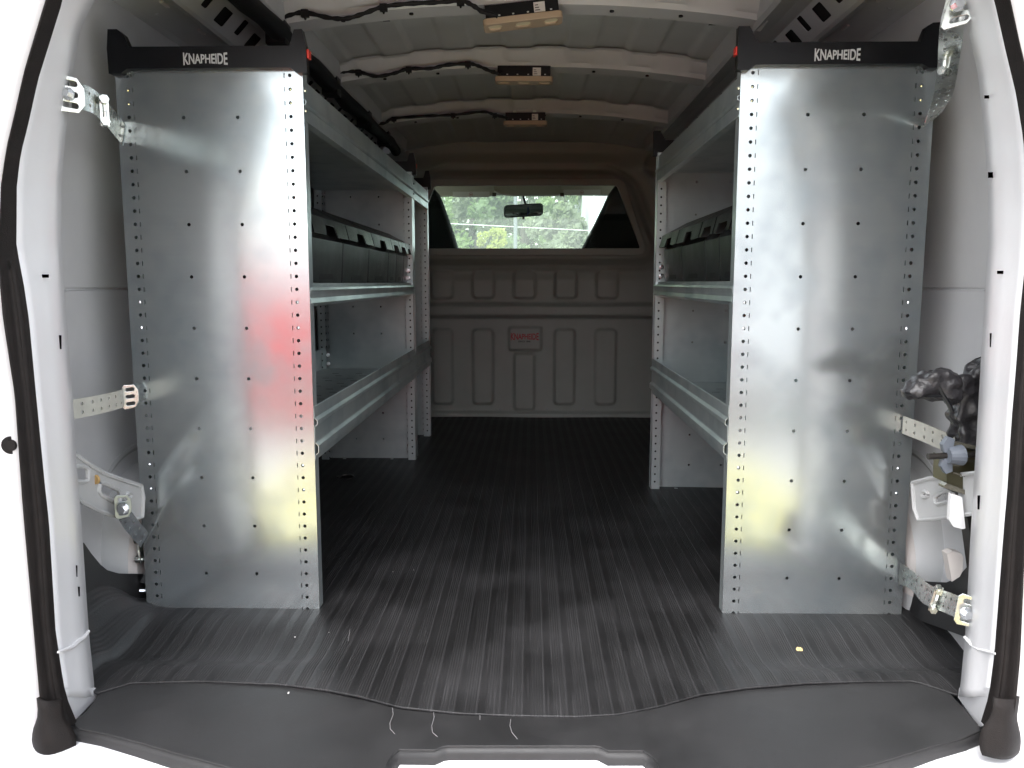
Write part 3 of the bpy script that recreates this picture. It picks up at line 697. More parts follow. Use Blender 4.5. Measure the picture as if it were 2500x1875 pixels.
mb = MB(); mb.tube([AY(2356, 1556, 1.335), AY(2372, 1575, 1.305), AY(2390, 1586, 1.28), AY(2432, 1596, 1.215)], [.003, .003, .003, .002], 8); mb.build('sealer_bead', 'white', van, True)
mb = MB(); p = AY(31, 1085, 1.19); mb.tube([p, p + Vector((.002, -.006, 0))], [.016, .014], 20); mb.tube([p + Vector((.002, -.006, 0)), p + Vector((.002, -.009, 0))], [.009, .008], 16); mb.build('door_bump_stop', 'seal', van, True)
# sill scuff plate, dark grey, with the latch recess in the middle
zt = .004
def Zp(u, v): p = AZ(u, v, zt); return (p.x, p.y)
outer = [Zp(*p) for p in ((176, 1766), (210, 1740), (243, 1696), (262, 1668), (318, 1637), (400, 1638), (506, 1644), (615, 1653), (723, 1673), (800, 1693), (850, 1704), (958, 1725), (1080, 1732), (1212, 1736), (1392, 1735), (1573, 1727), (1650, 1718), (1700, 1705), (1845, 1669), (2025, 1646), (2120, 1641), (2261, 1642), (2300, 1672), (2322, 1698), (2387, 1770), (2392, 1788),
        (2351, 1806), (2279, 1824), (2152, 1864), (2040, 1892), (1900, 1915), (1640, 1925), (1612, 1890), (1604, 1862), (1592, 1850), (1570, 1836), (1485, 1836), (1465, 1826), (1450, 1824), (1095, 1824), (1080, 1826), (1062, 1834), (975, 1833), (955, 1850), (948, 1862), (938, 1890), (925, 1925), (700, 1915), (542, 1872), (416, 1838), (343, 1817), (253, 1793), (190, 1782))]
sc_pl = MB().add(flat(outer, (), .006, .0015)).xform(lambda c: Vector((c.x, c.y, c.z + zt - .002)))
scuff = sc_pl.build('scuff_plate', 'scuff', van, label='dark plastic scuff plate along the rear sill')
# rolled lip of the plate
i0 = len(outer) - 29
lip = [Vector((x, y, zt)) for x, y in outer[24:]] + [Vector((*outer[0], zt))]
rows = []
for k, p in enumerate(lip):
    a = lip[max(k - 1, 0)]; b = lip[min(k + 1, len(lip) - 1)]; d = (b - a).normalized(); n = Vector((-d.y, d.x, 0))
    if n.y > 0 and False: n = -n
    rows.append([p + Vector((0, 0, -.0005)), p + n * .004 + Vector((0, 0, -.002)), p + n * .0065 + Vector((0, 0, -.008)), p + n * .007 + Vector((0, 0, -.020))])
MB().grid(rows).build('scuff_lip', 'scuff', scuff, 'all')
# white bumper / sill body below
mb = MB(); ys = [(1.30, -.027), (1.205, -.021), (1.14, -.026), (1.06, -.05), (1.0, -.10), (.96, -.16), (.95, -.3), (.99, -.45)]
mb.grid([[(x, y, z) for x in [-1.0 + 2 * i / 20 for i in range(21)]] for y, z in ys])
o = mb.build('rear_bumper', 'white', van, True); solid(o, .01, 1)
for s in (-1, 1):      # tail-lamp shoulder of the body
    MB().box((XM + s * .80, 1.0, -.08), (XM + s * 1.05, 1.35, -.03)).build('bumper_end', 'white', van)

# ---------------- open rear doors
for s, IN in ((-1, LSO), (1, RSO)):
    rows = []; zmap = []
    top = []
    mb = MB()
    prof = []
    for v in range(-140, 2000, 30):
        p = AY(interp(IN, v), v, 1.18); prof.append((p.z, abs(p.x - XM) + .062))
    prof.sort()
    def px(z): return interp(prof, z)
    def dplate(y0, y1, z0, z1, off, t, name, m, par, holes=()):
        me = flat(rect(y0, z0, y1, z1), holes, t); b_ = MB().add(me); b_.bend_rows(1, [z0 + (z1 - z0) * i / 24 for i in range(1, 24)])
        return b_.xform(lambda c: Vector((XM + s * (px(c.y) + off + (1.14 - c.x) * .30 + c.z), c.x, c.y))).build(name, m, par, True)
    wn = [rrect(.48, .66, 1.11, 1.12, .05)]
    dr = dplate(.38, 1.135, -.35, 1.22, .0, .035, 'rear_door', 'white', van, wn)
    dplate(.46, 1.12, .64, 1.14, .0, .006, 'door_glass', 'dglass', dr)
    dplate(.46, 1.08, .05, .58, -.022, .008, 'door_trim', 'inner', dr)

# ============================================================ THINGS LYING IN OR FITTED TO THE VAN
# ---------------- ribbed rubber mat
mt = thing('rubber_mat', 'black ribbed rubber mat covering the whole cargo floor', 'floor mat')
edge = [(-.90, 1.47), (-.86, 1.42), (-.765, 1.32), (-.72, 1.36), (-.60, 1.37), (-.45, 1.36), (-.36, 1.34), (-.30, 1.32), (-.22, 1.285), (-.12, 1.27), (-.03, 1.267), (.08, 1.267), (.15, 1.275), (.22, 1.30), (.30, 1.34), (.39, 1.365), (.50, 1.385), (.60, 1.395), (.70, 1.40), (.76, 1.345), (.84, 1.40), (.90, 1.45)]
def mz(x, y):
    z = .006
    if abs(x) > .30: z -= .016 * sstep(.30, .55, abs(x)) * sstep(1.62, 1.50, y) * (1 - sstep(1.475, 1.405, y))
    if x < -.80 and y < 1.75: z += .19 * sstep(-.80, -.93, x) * sstep(1.75, 1.5, y) * (1 if y > 1.45 else 1)
    z += .0015 * math.sin(x * 9 + 1) * math.sin(y * 4)
    return z
xs = [-.93 + 1.82 * i / 130 for i in range(131)]
rows = []
N_ = 60
for j in range(N_ + 1):
    t = j / N_; t = t ** 2.2
    r = []
    for x in xs:
        ye = interp(edge, x) - .012; y = ye + (4.23 - ye) * t; r.append((x, y, mz(x, y)))
    rows.append(r)
o = MB().grid(rows).build('mat_sheet', 'rubber', mt, 'all'); solid(o, .005, -1)
for f in o.data.polygons: pass
# small left-hand flap standing up at the wheelhouse
P_ = [AX(u, v, -.875) for u, v in ((186, 1345), (205, 1325), (222, 1350), (245, 1378), (262, 1392), (290, 1400), (350, 1401), (362, 1500), (190, 1560))]
MB().prism(P_, (-.006, 0, 0)).build('mat_flap', 'scuff', mt)
P_ = [AX(u, v, .835) for u, v in ((2200, 1412), (2262, 1420), (2310, 1422), (2335, 1412), (2360, 1385), (2385, 1345), (2370, 1560), (2205, 1500))]
MB().prism(P_, (.006, 0, 0)).build('mat_flap', 'scuff', mt)

# ---------------- shelving units
HP = .027
def panel(root, x0, x1, y, d, H=1.158, detail=True, inner_x=None):
    """upright end panel; d=+1 folds towards +y, -1 towards -y"""
    holes = []
    zt_ = 1.145
    n = 43
    sx = [x0 + .024, x1 - .0265]; slx = [x0 + .0345, x1 - .038]
    z = zt_
    for i in range(n):
        z = zt_ - HP * i
        if z < .008: break
        for x in sx: holes.append(circ(x, z, .0037, 10))
        for x in slx: holes.append(rect(x - .0009, z - .0048, x + .0009, z + .0048))
    for k in range(10):
        z = 1.063 - .108 * k
        for x in (x0 + .137, x0 + .249): holes.append(circ(x, z, .0037, 10))
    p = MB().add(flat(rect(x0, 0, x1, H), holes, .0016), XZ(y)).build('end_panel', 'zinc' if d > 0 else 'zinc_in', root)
    mb = MB()
    for x, s in ((x0, 1), (x1, -1)):
        xa = x + s * .0006
        mb.box((xa, y + d * .0012, .002), (xa + s * .0014, y + d * .032, H - .002))
    mb.box((x0 + .003, y + d * .0012, .001), (x1 - .003, y + d * .030, .0026))
    mb.build('side_flange', 'zinc_in', p)
    lh = [circ(0.014, zt_ - HP * i, .0036, 8) for i in range(42)]
    for x, s in ((x0, 1), (x1, -1)):
        MB().add(flat(rect(.0025, .003, .031, H - .003), lh, .0014), lambda c: Vector((x + s * c.x, y + d * .0325 + c.z, c.y))).build('flange_lip', 'zinc_in', p)
    if d < 0:  # added black strips stand in for shade behind the lip holes
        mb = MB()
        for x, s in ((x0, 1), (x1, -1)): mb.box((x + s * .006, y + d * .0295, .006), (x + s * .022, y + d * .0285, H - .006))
        build_each(mb, 'channel_shade', 'dark', p)
    return p
def endcap(root, x0, x1, y, s, text=True, full=True):
    """black plastic top cap; s=+1: inner side is at x1"""
    W = x1 - x0; a, b = (x0, x1)
    z = 1.158
    out_ = [(a - .004, z - .012), (a + .020, z - .012), (a + .034, z - .002), (b - .020, z - .002), (b - .008, z - .012), (b + .014, z - .012), (b + .013, z + .040), (b + .006, z + .072), (b - .010, z + .071), (b - .020, z + .040), (a + .040, z + .040), (a + .030, z + .064), (a + .018, z + .074), (a - .001, z + .074), (a - .005, z + .036)] if s > 0 else \
           [(a - .012, z - .012), (a + .012, z - .012), (a + .024, z - .002), (b - .036, z - .002), (b - .022, z - .010), (b + .000, z - .010), (b + .003, z + .040), (b - .002, z + .076), (b - .020, z + .075), (b - .032, z + .068), (b - .042, z + .040), (a + .028, z + .040), (a + .010, z + .071), (a - .012, z + .071)]
    yy = y - .009
    c = MB().add(flat(out_, (), .0185), XZ(yy)).build('end_cap', 'black', root)
    bv = c.modifiers.new('Bevel', 'BEVEL'); bv.width = .0016; bv.segments = 2; bv.limit_method = 'ANGLE'
    MB().box((a + .03, y - .001, z + .004), (b - .02, y + .028, z + .034)).build('cap_body', 'black', c)
    if text:
        w_ = .0895; cx = -.655 if s > 0 else .6045
        me = lettering('KNAPHEIDE', w_, .0245, .30, .0018)
        MB().add(me, XZ(yy - .0106)).xform(lambda v: v + Vector((cx, 0, z + .0155))).build('cap_lettering', 'silver', c)
    if full:
        xx = b + .011 if s > 0 else a - .009
        MB().box((xx - .006, yy - .004, z + .018), (xx + .006, yy + .014, z + .034)).build('red_latch', 'redp', c)
    return c
def sheetprofile(prof, y0, y1, t=.0014):
    """thin folded sheet: profile of (x,z) run along y"""
    mb = MB(); n = len(prof)
    rows = [[(x, y, z) for x, z in prof] for y in (y0, y1)]
    return mb.grid(rows)
def shelf(root, Fx, s, y0, y1, kind, dz=0., depth=.36):
    """s: direction from the aisle into the shelf (-1 left unit, +1 right unit)"""
    y0 += .006; y1 -= .006
    B = Fx + s * depth; f = Fx
    if kind == 'top':
        base = 1.088; prof = [(B, 1.136), (B, base), (f - s * .0, base), (f - s * .004, base + .003), (f - s * .004, base + .009), (f + s * .001, base + .012), (f + s * .001, 1.138), (f + s * .006, 1.140)]
        low = [(f + s * .012, base - .001), (f + s * .0, base - .003), (f + s * .0, 1.060), (f - s * .002, 1.057), (f + s * .014, 1.056)]
    elif kind == 'mid':
        base = .7225; prof = [(B, .757), (B, base), (f + s * .012, base), (f + s * .010, base + .003), (f + s * .006, base + .003), (f + s * .005, .7165), (f - s * .001, .716), (f - s * .003, .711), (f - s * .001, .708)]
        low = [(f - s * .001, .708), (f + s * .0, .701), (f + s * .0, .694), (f - s * .003, .684), (f + s * .014, .676)]
    else:
        base = .381; prof = [(B, .462), (B, base), (f + s * .002, base), (f + s * .002, .462), (f + s * .0, .463), (f - s * .001, .462), (f - s * .001, .438), (f - s * .007, .432), (f - s * .007, .424), (f - s * .001, .419), (f - s * .001, .386)]
        low = [(f - s * .001, .386), (f - s * .002, .383), (f - s * .008, .377), (f - s * .008, .362), (f - s * .001, .356), (f - s * .001, .346), (f + s * .016, .343)]
    prof = [(x, z + dz) for x, z in prof]; low = [(x, z + dz) for x, z in low]
    sh = sheetprofile(prof, y0, y1).build('shelf_tray', 'zinc_in', root); solid(sh, .0013, 0)
    lp = sheetprofile(low, y0, y1).build('front_rail', 'zinc_in', sh); solid(lp, .0013, 0)
    if kind != 'mid':
        mb = MB(); zz = base + dz
        for i in range(int((y1 - y0 - .1) / .075)):
            for j in range(3):
                cx = Fx + s * (.07 + .09 * j + (.03 if i % 2 else 0)); cy = y0 + .06 + .075 * i
                mb.box((cx - .012, cy, zz + .0009), (cx + .012, cy + .0022, zz + .0013))
        mb.build('tray_slot', 'dark', sh)
    if kind == 'low':
        mb = MB()
        for yy, d in ((y0 + .001, 1), (y1 - .001, -1)): mb.box((Fx + s * .004, yy, base + dz + .001), (B - s * .002, yy + d * .0014, .461 + dz))
        build_each(mb, 'end_lip', 'zinc_in', sh)
    mb = MB()
    zz = {'top': (1.118, 1.075), 'mid': (.775, .745), 'low': (.44, .405)}[kind]
    for yy, d in ((y1 - .002, -1),):
        for z in zz:
            for xx in (Fx + s * .017, Fx + s * (depth - .03)): bolt_head(mb, (xx, yy - .033, z + dz), (0, d, 0), .0052, .005)
    if kind == 'top':
        for z in (1.118, 1.078):
            mb.ball((Fx - s * .001, y0 + .006, z), .0042, 8)
    build_each(mb, 'shelf_bolt', 'bright', sh)
    return sh
def unit(label, x0, x1, y0, y1, s, dz, kinds=('top', 'mid', 'low'), text=True):
    root = thing('shelving_unit', label, 'shelving', ((x0 + x1) / 2, (y0 + y1) / 2, 0), 'galvanised shelving units')
    panel(root, x0, x1, y0, 1); panel(root, x0, x1, y1, -1)
    f, d = (x1 - .001, -1) if s > 0 else (x0 + .001, 1)
    for k_ in kinds: shelf(root, f, d, y0, y1, k_, dz, (x1 - x0) - .012)
    endcap(root, x0, x1, y0, s, text); endcap(root, x0, x1, y1 + .006, s, False, False)
    mb = MB()       # screws seen as bright dots in some of the upright's holes
    for i in (1, 2, 17, 19, 30, 32):
        for x in (x0 + .024, x1 - .0265): mb.ball((x, y0 + .0012, 1.145 - HP * i), .0034, 8)
    build_each(mb, 'hole_screw', 'bright', root)
    mb = MB()
    for x in (x0 + .09, x1 - .10): bolt_head(mb, (x, y1 - .02, .004), (0, 0, 1), .008, .008)
    build_each(mb, 'floor_bolt', 'bright', root)
    return root
UL = unit('long galvanised shelving unit on the left, holding six black bins', -.850, -.4645, 1.68, 3.21, 1, 0)
UL2 = unit('short galvanised shelving unit on the left, beside the partition', -.850, -.468, 3.235, 3.712, 1, .0, ('top', 'low'), False)
UR = unit('galvanised shelving unit on the right, holding four black bins', .421, .808, 1.68, 2.765, -1, .004)
# cross straps
def strap(root, pts, wv, holes_n, m='strap', t=.0025, plate_end=None, name='perforated_strap', rows=2, hr=.0035):
    """ribbon through pts (Vectors); wv = half-width vectors"""
    pts = [Vector(p) for p in pts]; wv = [Vector(q) for q in wv]
    L = [0]
    for a, b in zip(pts, pts[1:]): L.append(L[-1] + (b - a).length)
    T = L[-1]; hs_ = []
    W = wv[0].length
    for i in range(holes_n):
        sx = T * (i + .6) / (holes_n + .2)
        for r_ in ((-.45, .45) if rows == 2 else (0,)): hs_.append(circ(sx, r_, hr / W, 8))
    hs2 = []
    for h in hs_:
        cx = sum(p[0] for p in h) / len(h); hs2.append([(cx + (p[0] - cx) * W, p[1]) for p in h])
    mb = MB().add(flat(rect(0, -1, T, 1), hs2, .001)); mb.bend_rows(0, [T * i / 24 for i in range(1, 24)])
    def ev(s_, arr):
        for i in range(len(L) - 1):
            if s_ <= L[i + 1] + 1e-9 or i == len(L) - 2:
                u = max(0, min(1, (s_ - L[i]) / (L[i + 1] - L[i])))
                p0 = arr[max(i - 1, 0)]; p1 = arr[i]; p2 = arr[i + 1]; p3 = arr[min(i + 2, len(arr) - 1)]
                return .5 * ((2 * p1) + (p2 - p0) * u + (2 * p0 - 5 * p1 + 4 * p2 - p3) * u * u + (3 * p1 - p0 - 3 * p2 + p3) * u ** 3)
    def fn(c):
        p = ev(c.x, pts); q = ev(c.x, wv); d = (ev(min(c.x + .002, T), pts) - ev(max(c.x - .002, 0), pts)); n = d.cross(q).normalized()
        return p + q * c.y + n * (c.z / .001 * t)
    return mb.xform(fn).build(name, m, root, True)
def slotplate(root, c, ux, uz, w_, h_, m='strap'):
    """rounded anchor plate with three long slots; ux,uz: unit vectors of its plane"""
    ux = Vector(ux).normalized(); uz = Vector(uz).normalized(); n = ux.cross(uz)
    o_ = [(-w_, -h_ * .78), (-w_ * .72, -h_), (w_ * .55, -h_ * .92), (w_, -h_ * .45), (w_, h_ * .45), (w_ * .55, h_ * .92), (-w_ * .72, h_), (-w_, h_ * .78)]
    me = flat(o_, [rrect(-w_ * .55, a * h_ - h_ * .15, w_ * .55, a * h_ + h_ * .15, h_ * .13) for a in (-.58, 0, .58)], .003, .0006)
    return MB().add(me).xform(lambda v: Vector(c) + ux * v.x + uz * v.y + n * v.z).build('anchor_plate', m, root)
def clampbolts(root, c, ax, dn, gap=.04, name='clamp_bolt'):
    mb = MB(); c = Vector(c); ax = Vector(ax).normalized(); dn = Vector(dn).normalized()
    for k in (-1, 1):
        p = c + dn * gap * k
        mb.tube([p - ax * .018, p + ax * .016], .0036, 8); mb.tube([p + ax * .006, p + ax * .014], .0075, 6); mb.tube([p - ax * .012, p - ax * .006], .0075, 6)
    mb.tube([c + dn * gap + ax * .004, c + ax * .007, c - dn * gap + ax * .004], .003, 6)
    side = ax.cross(dn)
    mb.prism([c + dn * gap * 1.35 - side * .007, c + dn * gap * 1.35 + side * .007, c - dn * gap * 1.35 + side * .007, c - dn * gap * 1.35 - side * .007], ax * .0022)
    mb.build(name, 'strap', root)
V3 = Vector
# upper left
pa, pb, pc_, pd = AY(172, 230, 1.345), AY(218, 243, 1.39), AY(250, 268, 1.47), AY(288, 312, 1.655)
strap(UL, [pa, pb, pc_, pd, AY(300, 330, 1.676)], [V3((0, 0, .022)), V3((0, 0, .021)), V3((.002, 0, .021)), V3((.004, 0, .021)), V3((.004, 0, .020))], 12)
slotplate(UL, AY(170, 230, 1.338), (.9, .45, -.12), (0, 0, 1), .022, .030)
mb = MB(); bolt_head(mb, AY(168, 229, 1.332), (0, -1, 0), .0065, .012); mb.build('anchor_bolt', 'bright', UL)
clampbolts(UL, AY(255, 272, 1.44), (.55, -.83, 0), (.0, 0, 1), .019)
# middle left
strap(UL, [AY(140, 1006, 1.42), AY(240, 988, 1.53), AY(300, 973, 1.63)], [V3((0, 0, .0185))] * 3, 8, 'cream')
slotplate(UL, AY(318, 968, 1.655), (.9, .4, .1), (0, 0, 1), .016, .026)
# lower left
strap(UL, [AY(293, 1238, 1.50), AY(312, 1270, 1.58), AY(352, 1318, 1.67)], [V3((.008, 0, .018)), V3((.010, 0, .016)), V3((.010, 0, .016))], 6, 'bright')
slotplate(UL, AY(300, 1236, 1.50), (.8, .5, 0), (0, 0, 1), .015, .024, 'dullsteel')
mb = MB(); bolt_head(mb, AY(301, 1243, 1.49), (0, -1, 0), .008, .010); mb.build('anchor_bolt', 'bright', UL)
clampbolts(UL, AY(346, 1342, 1.69), (-1, -.1, 0), (0, 0, 1), .022)
mb = MB(); mb.tube([AY(340, 1442, 1.69), AY(366, 1442, 1.70)], .004, 8); mb.prism([AY(u, v, 1.70) for u, v in ((341, 1422), (356, 1395), (362, 1400), (362, 1432), (352, 1424))], (0, .004, 0)); mb.build('floor_bracket', 'bright', UL)
# upper right
strap(UR, [AY(2343, -12, 1.37), AY(2326, 50, 1.385), AY(2320, 110, 1.42), AY(2314, 165, 1.48), AY(2301, 235, 1.58), AY(2276, 292, 1.665)], [V3((.012, -.016, 0)), V3((.012, -.016, 0)), V3((.011, -.017, 0)), V3((.010, -.017, 0)), V3((.011, -.016, .003)), V3((.012, -.010, .012))], 18)
slotplate(UR, AY(2350, 20, 1.345), (.9, -.45, .1), (.25, 0, 1), .024, .030)
mb = MB(); bolt_head(mb, AY(2335, 12, 1.335), (0, -1, 0), .0075, .012); mb.build('anchor_bolt', 'bright', UR)
clampbolts(UR, AY(2312, 150, 1.45), (-.8, -.6, 0), (.1, 0, 1), .017)
# middle right
strap(UR, [AY(2205, 1037, 1.675), AY(2260, 1058, 1.60), AY(2330, 1088, 1.50)], [V3((0, 0, .0185))] * 3, 6, 'cream')
# lower right
strap(UR, [AY(2196, 1400, 1.672), AY(2225, 1415, 1.64), AY(2262, 1450, 1.56), AY(2310, 1470, 1.46), AY(2365, 1492, 1.355)], [V3((0, 0, .024)), V3((0, 0, .020)), V3((.004, 0, .020)), V3((.004, 0, .0195)), V3((.003, 0, .0195))], 13)
slotplate(UR, AY(2366, 1492, 1.338), (.9, -.45, -.12), (.12, 0, 1), .020, .028)
mb = MB(); bolt_head(mb, AY(2358, 1497, 1.33), (0, -1, 0), .0075, .011); mb.build('anchor_bolt', 'bright', UR)
clampbolts(UR, AY(2285, 1462, 1.50), (-.35, -.9, 0), (.25, 0, 1), .019)
# small key-hole hangers behind the left upright
mb = MB()
for z0 in (.925, .885): mb.add(flat([(-.007, -.022), (.004, -.022), (.010, -.008), (.010, .008), (.004, .022), (-.007, .022)], [rrect(-.003, -.013, .004, -.002, .002), rrect(-.003, .003, .004, .013, .002)], .002), lambda c: Vector((-.835 + c.y * .4 + c.x, 3.10, z0 + c.y)))
mb.build('hanger_plate', 'strap', UL)

# ---------------- bins
def bin_box(label, s, fx, y0, y1, z0, big):
    """s=-1 bins of the left unit (open to +x), +1 right unit"""
    r_ = thing('storage_bin', label, 'storage bin', (fx + s * .14, (y0 + y1) / 2, z0), 'black storage bins on the middle shelves')
    a, b = y0 + .003, y1 - .003
    d = .30; zt_ = .118
    mb = MB()
    bx, fz = fx + s * .018, z0
    mb.prism([(bx, a, z0 + .001), (bx - s * .006, a, z0 + .10), (bx + s * .03, a, z0 + .165), (bx + s * d, a, z0 + .165), (bx + s * d, a, z0 + .001)], (0, b - a, 0))
    bd = mb.build('bin_body', 'bin', r_)
    # moulded strip and recessed label holder on the front
    w_ = b - a
    MB().box((bx - s * .0012, a + w_ * .33, z0 + .008), (bx + s * .002, a + w_ * .72, z0 + .074)).build('label_recess', 'binlab', bd)
    # lid: top slope, front visor with handle notch
    L0 = Vector((fx + s * .085, a, z0 + .190)); L1 = Vector((fx + s * .006, a, z0 + .148)); L2 = Vector((fx - s * .004, a, z0 + .109))
    mb = MB()
    mb.prism([L0, L1, L1 + Vector((s * .003, 0, -.005)), L0 + Vector((s * .0, 0, -.006))], (0, w_, 0))
    n0, n1, c0, c1 = w_ * .36, w_ * .62, .0, 0
    H = (L1 - L2).length
    ol = [(0, 0), (n0 * .86, 0), (n0, H * .62), (n1, H * .62), (n1 + n0 * .12, 0), (w_, 0), (w_, H), (0, H)]
    if not big: ol = [(0, 0), (w_ * .14, 0), (w_ * .24, H * .55), (w_ * .76, H * .55), (w_ * .86, 0), (w_, 0), (w_, H), (0, H)]
    me = flat(ol, (), .003)
    mb.add(me, lambda c: L2 + (L1 - L2) * (c.y / H) + Vector((s * (c.z + .0015), c.x, 0)))
    mb.prism([L0, L0 + Vector((s * .20, 0, 0)), L0 + Vector((s * .20, 0, -.006)), L0 + Vector((0, 0, -.006))], (0, w_, 0))
    for yy in (a, b - .002):
        mb.prism([L0 + Vector((0, yy - a, 0)), L1 + Vector((0, yy - a, 0)), L2 + Vector((0, yy - a, 0)), L2 + Vector((s * .012, yy - a, 0)), L0 + Vector((s * .02, yy - a, -.06))], (0, .002, 0))
    mb.build('bin_lid', 'bin', r_)
    return r_
lb = ['nearest wide black bin on the left middle shelf, first of the row', 'second wide black bin from the end panel on the left middle shelf', 'third wide black bin on the left shelf, before the narrow ones',
      'first narrow black bin on the left shelf, next to the third wide one', 'middle one of the three narrow black bins on the left shelf', 'narrow black bin at the far end of the left shelf row']
for l, (a, b), bg_ in zip(lb, ((1.737, 2.07), (2.072, 2.403), (2.405, 2.735), (2.737, 2.90), (2.902, 3.062), (3.064, 3.17)), (1, 1, 1, 0, 0, 0)):
    bin_box(l, -1, -.470, a, b, .7265, bg_)
rb = ['narrow black bin half hidden by the right end panel', 'narrow black bin second from the right end panel', 'wide black bin on the right shelf, next to the narrow ones', 'wide black bin at the far left end of the right shelf']
for l, (a, b), bg_ in zip(rb, ((1.735, 1.892), (1.894, 2.045), (2.047, 2.358), (2.36, 2.668)), (0, 0, 1, 1)):
    bin_box(l, 1, .425, a, b, .7305, bg_)

# ---------------- jack with wing nut, tool pouch
jk = thing('car_jack', 'olive green jack clamped to the right wall by a grey wing nut', 'jack', tuple(AY(2380, 1200, 1.50)))
yj = 1.46
def pz(u, v, y=yj): p = AY(u, v, y); return p
def rail(poly, t=.03, y=yj): return [AY(u, v, y) for u, v in poly], (0, t, 0)
mb = MB()
mb.prism(*rail([(2312, 1118), (2400, 1150), (2400, 1215), (2311, 1180)], .05))
mb.prism(*rail([(2335, 1080), (2400, 1098), (2400, 1150), (2335, 1128)], .05))
mb.build('jack_body', 'olive', jk)
mb = MB()
for q in ([(2313, 1127), (2345, 1136), (2342, 1141), (2313, 1132)], [(2352, 1118), (2400, 1133), (2400, 1137), (2352, 1122)], [(2328, 1152), (2400, 1172), (2400, 1176), (2328, 1157)], [(2305, 1186), (2312, 1180), (2400, 1212), (2400, 1222), (2305, 1191)], [(2310, 1078), (2330, 1078), (2400, 1092), (2400, 1100), (2312, 1086)]):
    mb.prism([AY(u, v, yj - .006) for u, v in q], (0, .02, 0))
mb.build('jack_flange', mat('jack_flange_paint', (.16, .15, .12), .2, .5), jk)
MB().prism([AY(u, v, yj + .01) for u, v in ((2306, 1192), (2400, 1226), (2400, 1420), (2384, 1420), (2368, 1300), (2352, 1212))], (0, .03, 0)).build('jack_base', 'bolt', jk)
c = AY(2330, 1112, yj - .02); ax = V3((1, .10, .02)).normalized()
mb = MB(); mb.tube([c - ax * .05, c + ax * .05], .0055, 10); mb.build('jack_bolt', 'bolt', jk, True)
c = AY(2318, 1112, yj - .025)
mb = MB(); mb.tube([c + ax * -.004, c + ax * .022], [.014, .019], 16)
for k in (-1, 1):
    mb.prism([c + ax * -.010 + V3((0, 0, .006 * k)), c + ax * .006 + V3((0, 0, .004 * k)), c + ax * .008 + V3((0, 0, .030 * k)), c + ax * -.004 + V3((0, 0, .034 * k)), c + ax * -.014 + V3((0, 0, .020 * k))], (0, .012, 0))
mb.build('wing_nut', 'wing', jk)
def pouch(poly, y, t, name, m, par, vox=.0035, amp=.010, sc_t=.05):
    pp = [(AY(u, v, y).x, AY(u, v, y).z) for u, v in poly]
    o = MB().add(flat(pp, (), t), XZ(y)).build(name, m, par)
    r = o.modifiers.new('Remesh', 'REMESH'); r.mode = 'VOXEL'; r.voxel_size = vox; r.use_smooth_shade = True
    s = o.modifiers.new('Smooth', 'SMOOTH'); s.iterations = 10; s.factor = .8
    tx = bpy.data.textures.new(name, 'CLOUDS'); tx.noise_scale = sc_t; tx.noise_depth = 1
    d = o.modifiers.new('Displace', 'DISPLACE'); d.texture = tx; d.strength = amp * 2; d.mid_level = .5; d.texture_coords = 'LOCAL'
    s2 = o.modifiers.new('Smooth2', 'SMOOTH'); s2.iterations = 2; s2.factor = .5
    return o
tb = thing('tool_pouch', 'crumpled black vinyl tool pouch hanging beside the right pillar', 'pouch', tuple(AY(2350, 960, 1.48)))
pouch([(2380, 890), (2400, 868), (2440, 850), (2440, 1100), (2348, 1092), (2334, 1085), (2332, 1035), (2318, 1018), (2328, 985), (2316, 965), (2322, 925), (2335, 912), (2362, 918)], 1.49, .05, 'pouch_body', 'vinyl', tb, amp=.014, sc_t=.028)
pouch([(2194, 958), (2215, 940), (2235, 920), (2262, 911), (2282, 908), (2300, 903), (2318, 908), (2338, 916), (2345, 940), (2335, 990), (2312, 968), (2285, 974), (2232, 971)], 1.455, .045, 'pouch_flap', 'vinyl', tb, amp=.011, sc_t=.024)
mb = MB(); pts = [AY(u, v, 1.435) for u, v in ((2208, 957), (2232, 962), (2262, 967), (2300, 967))]; mb.tube(pts, .0022, 6); pts = [AY(u, v, 1.435) for u, v in ((2285, 925), (2300, 960), (2318, 990), (2324, 1005))]; mb.tube(pts, .004, 6)
mb.build('pouch_seam', 'black', tb, True)
# black cable sleeve hanging behind the upper-left pillar
sv = thing('cable_sleeve', 'short black corrugated sleeve hanging under the upper left bracket', 'cable sleeve', tuple(AY(172, 290, 1.36)))
pts = [AY(u, v, 1.40) for u, v in ((158, 250), (172, 268), (176, 290), (172, 315), (160, 345), (150, 360))]
mb = MB(); mb.tube([pts[0].lerp(pts[1], 0)] + [pts[i].lerp(pts[i + 1], k / 5) for i in range(5) for k in range(5)], [.009 + .002 * math.sin(i * 2.3) for i in range(26)], 10)
mb.build('sleeve_body', 'vinyl', sv, True)

